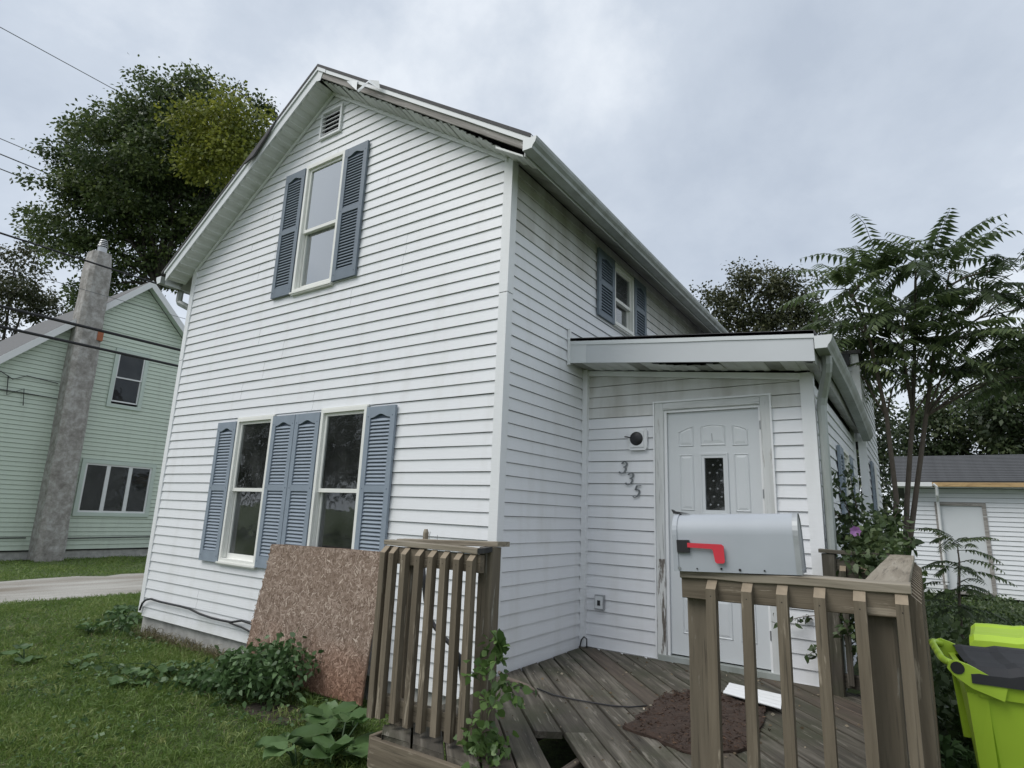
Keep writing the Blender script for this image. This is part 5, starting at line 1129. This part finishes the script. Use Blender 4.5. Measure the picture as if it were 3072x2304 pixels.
def pinnate_tree(name, label, base, stem, tips, per, length, leaflet, r0, seed, upbias=0.0, bark='bark', yellow=0):
    g = np.random.default_rng(seed); t = empty(name, base, label, 'tree', None)
    V, ti, ribs = fronds(g, tips, per, length, leaflet, upbias)
    if yellow: ti[g.choice(len(ti), int(len(ti) * yellow), replace=False)] = 1.0
    quads('crown', V, ti, M['ailanthus'], t)
    mb = MB()
    for r_ in ribs: mb.tube([tuple(p) for p in r_[::5]] + [tuple(r_[-1])], [.006, .005, .004, .002][:len(r_[::5]) + 1] if len(r_[::5]) == 3 else .004, 4, False)
    mk('leaf_stalks', mb, M['ailanthus'], t)['kind'] = 'stuff'
    mb = MB(); st = [np.array(p) for p in stem]
    n = len(st); mb.tube([tuple(p) for p in st], list(np.linspace(r0, r0 * .35, n)), 9)
    for (x, y, z, u) in tips:
        if z > 3.9: z -= .34
        q = min(st[1:], key=lambda p: np.linalg.norm(p - np.array((x, y, z))) + max(0, p[2] - z + .2) * 3)
        if np.linalg.norm(q - np.array((x, y, z))) > .05: limb(mb, g, q, (x, y, z), r0 * .34, r0 * .16, 4, .06, 6)
    mk('trunk', mb, M[bark], t, True); return t
pinnate_tree('pinnate_tree', 'slender tree with long feathery leaves, left stem of three beside the house', (2.20, 5.85, GZ), [(2.20, 5.85, GZ), (2.23, 5.75, 1.06), (2.38, 5.60, 1.99), (2.37, 5.32, 3.05), (2.27, 4.95, 4.05), (2.14, 4.70, 4.58)],
    [(2.12, 4.45, 4.90, .9), (2.45, 5.03, 5.25, 1), (2.26, 5.34, 4.54, .8), (1.98, 5.02, 4.11, .5), (2.0, 4.7, 4.55, .8), (2.59, 5.58, 4.03, .5), (2.3, 4.8, 5.1, 1), (2.1, 5.1, 4.4, .8)], 10, 1.0, .18, .042, 21)
pinnate_tree('pinnate_tree', 'slender tree with long feathery leaves, middle stem of three beside the house', (2.36, 6.12, GZ), [(2.36, 6.12, GZ), (2.40, 6.07, 1.23), (2.49, 5.93, 2.01), (2.65, 5.74, 3.10), (2.77, 5.52, 4.15), (2.84, 5.34, 4.85)],
    [(2.85, 4.71, 5.16, 1), (2.65, 4.64, 4.47, .8), (3.01, 5.87, 4.97, 1), (3.15, 5.96, 4.06, .5), (2.72, 5.4, 4.8, .9), (2.8, 5.2, 3.9, .4), (3.0, 5.2, 5.3, 1), (2.9, 5.5, 4.5, .8), (2.6, 5.5, 4.4, .6)], 10, 1.0, .18, .044, 22)
pinnate_tree('pinnate_tree', 'slender tree with long feathery leaves, right stem of three beside the house', (2.40, 6.10, GZ), [(2.40, 6.10, GZ), (2.43, 6.08, 1.27), (2.58, 5.98, 2.01), (2.80, 5.84, 3.11), (2.97, 5.70, 4.00), (3.18, 5.58, 4.78)],
    [(3.23, 5.55, 5.33, 1), (3.58, 5.63, 5.00, 1), (4.05, 6.34, 4.93, .9), (3.29, 5.23, 4.33, .8), (3.80, 6.21, 4.32, .7), (3.51, 5.90, 3.78, .4), (3.88, 5.84, 3.55, .4), (4.3, 6.2, 4.2, .6), (3.6, 5.7, 4.4, .8), (4.2, 6.3, 3.6, .4), (4.5, 6.3, 5.1, .9), (4.7, 6.5, 4.5, .7), (3.9, 5.8, 5.3, .9)], 10, 1.0, .18, .044, 23, yellow=.012)
pinnate_tree('pinnate_sapling', 'feathery-leaved sapling standing in front of the garage door', (2.92, 6.1, GZ), [(2.92, 6.1, GZ), (2.93, 6.05, .7), (2.98, 6.0, 1.25), (2.98, 6.0, 1.45)],
    [(2.98, 6.0, 1.45, .6), (2.96, 6.0, 1.2, .5), (2.93, 6.05, .95, .4), (2.93, 6.05, .7, .3)], 9, .62, .105, .018, 24)

# ---- flowering shrub behind the short railing
def shrub():
    g = np.random.default_rng(31); t = empty('flowering_shrub', (2.27, 2.0, GZ), 'leafy shrub with one purple flower growing beside the porch wall', 'shrub')
    bl = [(2.24, 1.95, 1.25, .27), (2.34, 2.0, 1.48, .24), (2.18, 1.9, 1.55, .20), (2.40, 2.0, 1.20, .24), (2.28, 1.9, 1.02, .26), (2.17, 1.95, 1.78, .12), (2.30, 2.0, 1.70, .14), (2.33, 1.95, .75, .30), (2.20, 1.42, 1.30, .17), (2.32, 1.35, 1.42, .18), (2.40, 1.45, 1.25, .20), (2.28, 1.40, 1.10, .2), (2.22, 1.5, 1.5, .15), (2.36, 1.6, 1.55, .18), (2.25, 1.12, 1.42, .12), (2.36, 1.10, 1.34, .14), (2.29, 1.10, 1.16, .15), (2.41, 1.14, 1.47, .11), (2.39, 1.12, 1.05, .16), (2.22, 1.16, .95, .13), (2.36, 1.12, .78, .15)]
    V, ti, _ = crown(g, bl, 110, 9, .055, .035, .66, fn=leaf6)
    tw = []; mb = MB(); Vs = [V]; ts = [ti]
    for a, b in (((2.15, 1.9, 1.60), (1.86, 1.85, 1.86)), ((2.16, 1.9, 1.65), (2.05, 1.9, 2.03)), ((2.20, 1.95, 1.7), (2.16, 1.9, 2.10)), ((2.14, 1.9, 1.5), (1.92, 1.85, 1.60)), ((2.1, 1.5, 1.2), (1.93, 1.45, 1.38)), ((2.38, 2, 1.6), (2.50, 2, 1.78)), ((2.42, 2, 1.3), (2.56, 2, 1.55)), ((2.1, 1.5, .95), (1.70, 1.25, .92)), ((2.1, 1.5, .85), (1.86, 1.25, .72))):
        P = limb(mb, g, a, b, .005, .002, 7, .05, 5)
        for p in P[1:]:
            k = 6; pos = np.repeat(np.array([p]), k, 0) + g.normal(0, .018, (k, 3)); ln = g.uniform(.04, .065, k); Vs.append(leaf6(g, pos, g.normal(size=(k, 3)) + np.array((0, 0, -.3)), ln, ln * .6)); ts.append(g.normal(.45, .2, k))
    quads('foliage', np.concatenate(Vs), np.concatenate(ts), M['shrub'], t)
    for x, y in ((2.25, 2.0), (2.32, 2.02), (2.2, 1.95)): limb(mb, g, (2.28, 2.0, GZ), (x + g.normal(0, .05), y, 1.6), .014, .005, 7, .06, 6)
    mk('stems', mb, M['bark'], t)
    mb = MB(); c = Vector((2.215, 1.40, 1.600))
    for k in range(7):
        a = 2 * math.pi * k / 7; d = Vector((math.cos(a), -.35, math.sin(a))); s = Vector((-math.sin(a), 0, math.cos(a))); mb.add([c, c + d * .024 + s * .020, c + d * .040, c + d * .024 - s * .020], [(0, 1, 2, 3)])
    mk('flower', mb, M['petal'], t)
shrub()

# ---- broad-leaved plants: every big leaf is a piece of its own
def big_leaf(parent, base, tip, width, mat, g, cup=.18):
    """one heart-shaped, wavy leaf with a folded midrib"""
    b = np.array(base, float); e_ = np.array(tip, float); d = e_ - b; L_ = np.linalg.norm(d); d /= L_; s = np.cross(d, (0, 0, 1)); s /= np.linalg.norm(s); u = np.cross(s, d)
    prof = [(0.0, .42), (.08, .78), (.22, 1.0), (.42, 1.0), (.62, .88), (.80, .64), (.93, .32), (1.0, .04)]; rows = []; bend = g.uniform(.12, .32)
    for i, (t, w_) in enumerate(prof):
        c = b + d * L_ * t - np.array((0, 0, 1)) * L_ * bend * t * t; row = []
        for q in (-1, -.55, 0, .55, 1):
            row.append(c + s * q * w_ * width / 2 + u * (abs(q) * cup * width * .5 + g.normal(0, .045) * width * (abs(q) > .3)) - d * L_ * (.10 * abs(q) if i < 2 else 0))
        rows.append(row)
    v = [tuple(p) for r_ in rows for p in r_]; f = [(i*5+j, i*5+j+1, i*5+6+j, i*5+5+j) for i in range(len(rows)-1) for j in range(4)]
    mb = MB(); mb.add(v, f); o = mk('leaf', mb, mat, parent, True)
    a = o.data.attributes.new('tint', 'FLOAT', 'POINT'); tt = float(np.clip(g.normal(.5, .2), 0, 1)); a.data.foreach_set('value', [tt] * len(v)); return o
def burdock(loc, n, size, label, seed):
    g = np.random.default_rng(seed); x, y = loc; t = empty('broad_leaf_plant', (x, y, GZ), label, 'plant', 'broad-leaved weeds in the lawn'); mb = MB()
    for k in range(n):
        az = 2 * math.pi * k / n + g.uniform(-.4, .4); r_ = size * g.uniform(.35, .6); h = size * g.uniform(.12, .75); p = np.array((x + math.cos(az) * r_ * .8, y + math.sin(az) * r_ * .8, GZ + h)); q = p + np.array((math.cos(az), math.sin(az), g.uniform(-.1, .55))) * size * g.uniform(.6, 1.0)
        big_leaf(t, p, q, size * g.uniform(.75, 1.0), M['burdock'], g, .30); mb.tube([(x, y, GZ - .02), tuple((np.array((x, y, GZ)) + p) / 2 + np.array((0, 0, .03))), tuple(p)], .006, 5)
    mk('leaf_stems', mb, M['weed'], t)
for i, (loc, n, s, lab) in enumerate((((-.50, -.88), 11, .25, 'large broad-leaved weed at the foot of the short railing'), ((-.85, -.66), 9, .20, 'broad-leaved weed between the chipboard sheet and the short railing'), ((-.55, -1.15), 5, .20, 'broad-leaved weed at the bottom edge beside the skirt board'), ((-2.95, -1.0), 5, .15, 'broad-leaved weed in the middle of the lawn'), ((-3.85, -1.05), 4, .13, 'broad-leaved weed left of the lawn middle'), ((-4.35, -1.30), 4, .16, 'broad-leaved weed near the left edge of the lawn'),
        ((-3.0, -.66), 5, .14, 'broad-leaved weed just in front of the foundation'), ((-5.8, .18), 6, .20, 'pale broad-leaved weed by the far house corner'), ((-5.35, -.38), 5, .15, 'small broad-leaved weed out in front of the far house corner'))): burdock(loc, n, s, lab, 60 + i)
def clump(name, label, base, blobs, mat, seed, dens, leaves, size, spread, group=None, aspect=.62):
    g = np.random.default_rng(seed); t = empty(name, base, label, 'plant', group); V, ti, cent = crown(g, blobs, dens, leaves, size, spread, aspect, fn=leaf6)
    V[:, :, 2] = np.maximum(V[:, :, 2], base[2]); quads('foliage', V, ti, M[mat], t); mb = MB()
    for c in cent[g.choice(len(cent), min(14, len(cent)), replace=False)]: limb(mb, g, (base[0] + g.normal(0, .12), base[1] + g.normal(0, .12), base[2] - .02), c, .006, .003, 4, .06, 4)
    mk('stems', mb, M['weed'], t); return t
clump('nettle_clump', 'dense clump of small-leaved weeds in front of the chipboard sheet', (-1.95, -.50, GZ), [(-1.92, -.52, .36, .22), (-1.70, -.42, .38, .20), (-2.10, -.60, .28, .20), (-1.82, -.35, .42, .18), (-2.32, -.62, .22, .17), (-1.62, -.55, .28, .18), (-2.55, -.66, .17, .12), (-1.95, -.75, .20, .16), (-1.75, -.62, .34, .2), (-2.80, -.62, .14, .12), (-2.18, -.48, .30, .18)], 'weed', 71, 130, 9, .058, .035)
clump('creeping_weed', 'low creeping weeds spreading from the lawn towards the chipboard sheet', (-2.7, -.85, GZ), [(-2.5, -.80, .15, .14), (-2.75, -.85, .14, .15), (-3.05, -.92, .13, .13), (-3.35, -.98, .12, .12), (-2.3, -.72, .17, .14), (-3.7, -1.05, .11, .10)], 'weed', 73, 60, 7, .065, .04)
clump('leafy_weed', 'low leafy weeds against the far corner of the foundation', (-5.25, -.12, GZ), [(-5.25, -.10, .24, .18), (-4.95, -.15, .18, .14), (-5.55, -.05, .22, .16)], 'weed', 72, 50, 8, .06, .03)
g = np.random.default_rng(77); VN = empty('climbing_vine', (.82, -1.13, DZ), 'light green vine climbing the end post of the short railing', 'vine')
V, ti, cent = crown(g, [(.84, -1.14, .96, .07), (.83, -1.15, .86, .09), (.84, -1.16, .74, .07), (.82, -1.18, .62, .10), (.80, -1.20, .52, .10), (.88, -1.17, .55, .09), (.90, -1.12, .80, .05)], 150, 6, .044, .024, .85, fn=leaf6); quads('foliage', V, ti, M['vine'], VN)
for k in range(5): big_leaf(VN, (.84 + .01 * k, -1.15, .97), (.84 + .045 * math.cos(k * 1.3) + .02, -1.17 + .03 * math.sin(k * 1.3), 1.06 + .012 * k), .05, M['vine'], g)
mb = MB(); mb.tube([(.80, -1.17, .12), (.82, -1.16, .5), (.81, -1.14, .75), (.84, -1.14, 1.0)], [.006, .005, .004, .003], 6); mb.tube([(.80, -1.19, .45), (.79, -1.20, .6), (.80, -1.19, .72)], .003, 5); mk('stem', mb, M['bark'], VN)

# ---- grass and ground cover
def in_house(x, y):
    a = (x > XL - .02) & (x < .0) & (y > -.01) & (y < 8); b = (x > 0) & (x < 2.5) & (y > -1.25) & (y < 8); c = (x > -11.05) & (x < -8.2); d = (x > -23) & (x < -15.0) & (y > GL0) & (y < GL1)
    return a | b | c | d
def lawn():
    g = np.random.default_rng(91); Vs = []; ts = []
    for (x0, x1, y0, y1, n, ln, wd) in ((-4.0, .0, -3.6, .05, 95000, .075, .0055), (-8.2, -4.0, -3.0, 4.0, 62000, .085, .0075), (-15.0, -11.0, -3.0, 9.0, 34000, .08, .012), (-14, -3.8, -6, -2.0, 12000, .08, .010), (2.6, 9, -2.5, 13.8, 26000, .13, .011), (-8.2, -5.1, 4, 16, 9000, .09, .012)):
        x = g.uniform(x0, x1, n); y = g.uniform(y0, y1, n); k = ~in_house(x, y)
        pn = np.sin(x * 2.1 + 1.3 * np.sin(y * 1.7)) * np.cos(y * 2.4 + x * .6); k &= g.random(n) < .86 + .22 * pn
        bare = ((x + 1.48) / .30) ** 2 + ((y + .63) / .16) ** 2 < 1; k &= ~bare; x, y, pn = x[k], y[k], pn[k]; m = len(x)
        pos = np.stack([x, y, np.full(m, GZ - .005)], 1); d = g.normal(0, .55, (m, 3)); d[:, 2] = g.uniform(.5, 1.0, m); L_ = ln * g.uniform(.55, 1.35, m) * (1 + .35 * pn)
        Vs.append(leaf_arrays(g, pos, d, L_, wd * g.uniform(.7, 1.3, m), .12, .25)); ts.append(.47 + .17 * pn + g.normal(0, .17, m))
    nt_ = 900; tx = np.concatenate([g.uniform(-6, 0, 700), g.uniform(-8, -4, 200)]); ty = np.concatenate([g.uniform(-3.4, 0, 700), g.uniform(-2, 4, 200)]); k = ~in_house(tx, ty); tx, ty = tx[k], ty[k]; tt = g.normal(.5, .2, len(tx)); q = 26
    x = np.repeat(tx, q) + g.normal(0, .022, len(tx) * q); y = np.repeat(ty, q) + g.normal(0, .022, len(tx) * q); m = len(x); dr = g.normal(0, .5, (m, 3)); dr[:, 2] = g.uniform(.6, 1.1, m); sz_ = np.repeat(g.uniform(.08, .17, len(tx)), q)
    k = ~in_house(x, y); Vs.append(leaf_arrays(g, np.stack([x, y, np.full(m, GZ - .005)], 1), dr, sz_ * g.uniform(.6, 1.2, m), np.full(m, .006), .12, .35)[k]); ts.append((np.repeat(tt, q) + g.normal(0, .12, m))[k])
    o = quads('grass', np.concatenate(Vs), np.concatenate(ts), M['grass']); o['kind'] = 'stuff'; tag(o, 'short green grass of the lawn and verges', 'grass')
    n = 16000; x = g.uniform(-8, 0, n); y = g.uniform(-3.4, 2, n); pn = np.sin(x * 1.3 + 2.2) * np.cos(y * 1.9 + x); k = (g.random(n) < .45 + .5 * pn) & ~in_house(x, y); x, y = x[k], y[k]; m = len(x); dr = g.normal(0, 1, (m, 3)); dr[:, 2] = g.uniform(.1, .6, m)
    o = quads('dead_grass', leaf_arrays(g, np.stack([x, y, np.full(m, GZ + .012)], 1), dr, g.uniform(.04, .09, m), np.full(m, .005), .1, .2), g.normal(.5, .25, m), M['dry']); o['kind'] = 'stuff'; tag(o, 'straw-coloured dead blades mixed into the lawn', 'grass')
    # clover and plantain leaves among the grass
    n = 5000; x = g.uniform(-6, 0, n); y = g.uniform(-3.4, -.1, n); pn = np.sin(x * 3.1 + y) * np.cos(y * 2.9 - x * 1.1); k = (pn > .05) & ~in_house(x, y); x, y = x[k], y[k]; m = len(x)
    d = g.normal(0, 1, (m, 3)); d[:, 2] = g.uniform(.0, .35, m); L_ = g.uniform(.018, .042, m); V = leaf_arrays(g, np.stack([x, y, GZ + g.uniform(.02, .07, m)], 1), d, L_, L_ * .7, .1, .1)
    o = quads('clover', V, g.normal(.55, .18, m), M['weed']); o['kind'] = 'stuff'; tag(o, 'small clover leaves scattered through the front lawn', 'ground cover')
    # dry stalks along the foundation
    n = 1500; x = g.uniform(-4.9, -2.5, n); y = g.normal(-.05, .05, n); d = g.normal(0, .6, (n, 3)); d[:, 2] = np.abs(d[:, 2]) + .4; L_ = g.uniform(.06, .26, n); V = leaf_arrays(g, np.stack([x, np.minimum(y, .03), np.full(n, GZ)], 1), d, L_, np.full(n, .006), .1, .4)
    o = quads('dry_grass', V, g.normal(.35, .2, n), M['dry']); o['kind'] = 'stuff'; tag(o, 'dry brown stalks along the foot of the foundation', 'grass')
    # weeds filling the side yard on the right
    Vs = []; ts = []
    for (x0, x1, y0, y1, n, h) in ((2.7, 8.0, 2.0, 7.5, 15000, .38), (2.2, 3.2, 1.5, 4.5, 4200, .7), (2.4, 8, 7.5, 13.6, 9000, .30)):
        x = g.uniform(x0, x1, n); y = g.uniform(y0, y1, n); pn = .5 + .5 * np.sin(x * 4.0 + 2 * np.sin(y * 2.2)) * np.cos(y * 3.1 + x); z = GZ + h * g.random(n) * (.25 + .75 * pn)
        dd_ = g.normal(0, 1, (n, 3)); dd_[:, 2] -= .1; L_ = g.uniform(.05, .12, n); Vs.append(leaf_arrays(g, np.stack([x, y, z], 1), dd_, L_, L_ * .5)); ts.append(.32 + .3 * pn + g.normal(0, .16, n))
    o = quads('weeds', np.concatenate(Vs), np.concatenate(ts), M['shrub']); o['kind'] = 'stuff'; tag(o, 'tangled dark green weeds filling the side yard by the bins', 'weeds')
    n = 3600; x = g.uniform(2.60, 3.3, n); y = g.uniform(-1.9, 1.9, n); pn = .5 + .5 * np.sin(x * 6.0 + 2 * np.sin(y * 3.2)) * np.cos(y * 4.1 + x); z = GZ + .40 * g.random(n) * (.25 + .75 * pn); dr = g.normal(0, 1, (n, 3)); dr[:, 2] += .2; L_ = g.uniform(.05, .11, n)
    o = quads('weeds', leaf_arrays(g, np.stack([x, y, z], 1), dr, L_, L_ * .42), .35 + .35 * pn + g.normal(0, .18, n), M['weed']); o['kind'] = 'stuff'; tag(o, 'leafy weeds squeezed between the side railing and the near bin', 'weeds')
lawn()
g = np.random.default_rng(123)
def mat_fibres():
    P0 = np.array(P_); n = 2600; k = g.integers(0, len(P0), n); t = g.random(n) ** .45; c0 = np.array((1.45, .10)); xy = c0 + (P0[k] - c0) * t[:, None] + g.normal(0, .012, (n, 2)); n = len(xy)
    dr = g.normal(0, 1, (n, 3)); dr[:, 2] = np.abs(dr[:, 2]) * .25; L_ = g.uniform(.012, .035, n)
    V = leaf_arrays(g, np.column_stack([xy, np.full(n, .522)]), dr, L_, L_ * .22, .1, .2); return V, g.normal(.4, .25, n)
V, ti = mat_fibres(); M['fibre'] = mat_leaf('mat_fibre', (0.024, 0.014, 0.010), (0.066, 0.036, 0.022), (0.14, 0.085, 0.052), .9, .05)
quads('fibres', V, ti, M['fibre'], MAT)['kind'] = 'stuff'
n = 8500; u = g.uniform(.0, 1.57, n); vv = g.uniform(.0, 1.14, n); an = g.uniform(0, math.pi, n); L_ = g.uniform(.025, .080, n); wd_ = g.uniform(.005, .015, n); h_ = .0065 + .0014 * g.random(n) + .012 * np.sin(vv / 1.14 * 6 * .9)
V = np.empty((n, 4, 3)); ca, sa = np.cos(an), np.sin(an)
for k, (p, q) in enumerate(((-.5, -.5), (.5, -.35), (.42, .5), (-.5, .4))):
    V[:, k, 0] = np.clip(u + p * L_ * ca - q * wd_ * sa, -.03, 1.57); V[:, k, 1] = np.clip(vv + p * L_ * sa + q * wd_ * ca, 0, 1.14); V[:, k, 2] = h_
Mo = np.array(OM); V = V @ Mo[:3, :3].T + Mo[:3, 3]
quads('pressed_strands', V, g.normal(.42, .24, n), M['osb_strand'], OSB)['kind'] = 'stuff'
n = 260; x = g.uniform(.1, 2.4, n); y = g.uniform(-1.1, 1.3, n); L_ = g.uniform(.008, .03, n); dr = g.normal(0, 1, (n, 3)); dr[:, 2] = .05
M['litter'] = mat_leaf('leaf_litter', (0.06, 0.045, 0.028), (0.17, 0.13, 0.08), (0.40, 0.36, 0.28), .9, .05)
o = quads('leaf_litter', leaf_arrays(g, np.column_stack([x, y, np.full(n, DZ + .006)]), dr, L_, L_ * .6, .06, .0), g.normal(.45, .3, n), M['litter']); o['kind'] = 'stuff'; tag(o, 'dry leaf scraps and flakes littering the deck boards', 'litter')
mb = MB(); g = random.Random(3); n = 18; c = Vector((-1.48, -.63, GZ + .013)); mb.add([c] + [c + Vector((.33 * math.cos(2*math.pi*i/n) * g.uniform(.85, 1.1), .18 * math.sin(2*math.pi*i/n) * g.uniform(.85, 1.1), 0)) for i in range(n)], [(0, 1 + i, 1 + (i + 1) % n) for i in range(n)])
o = mk('bare_soil', mb, M['soil'], None); o['kind'] = 'structure'
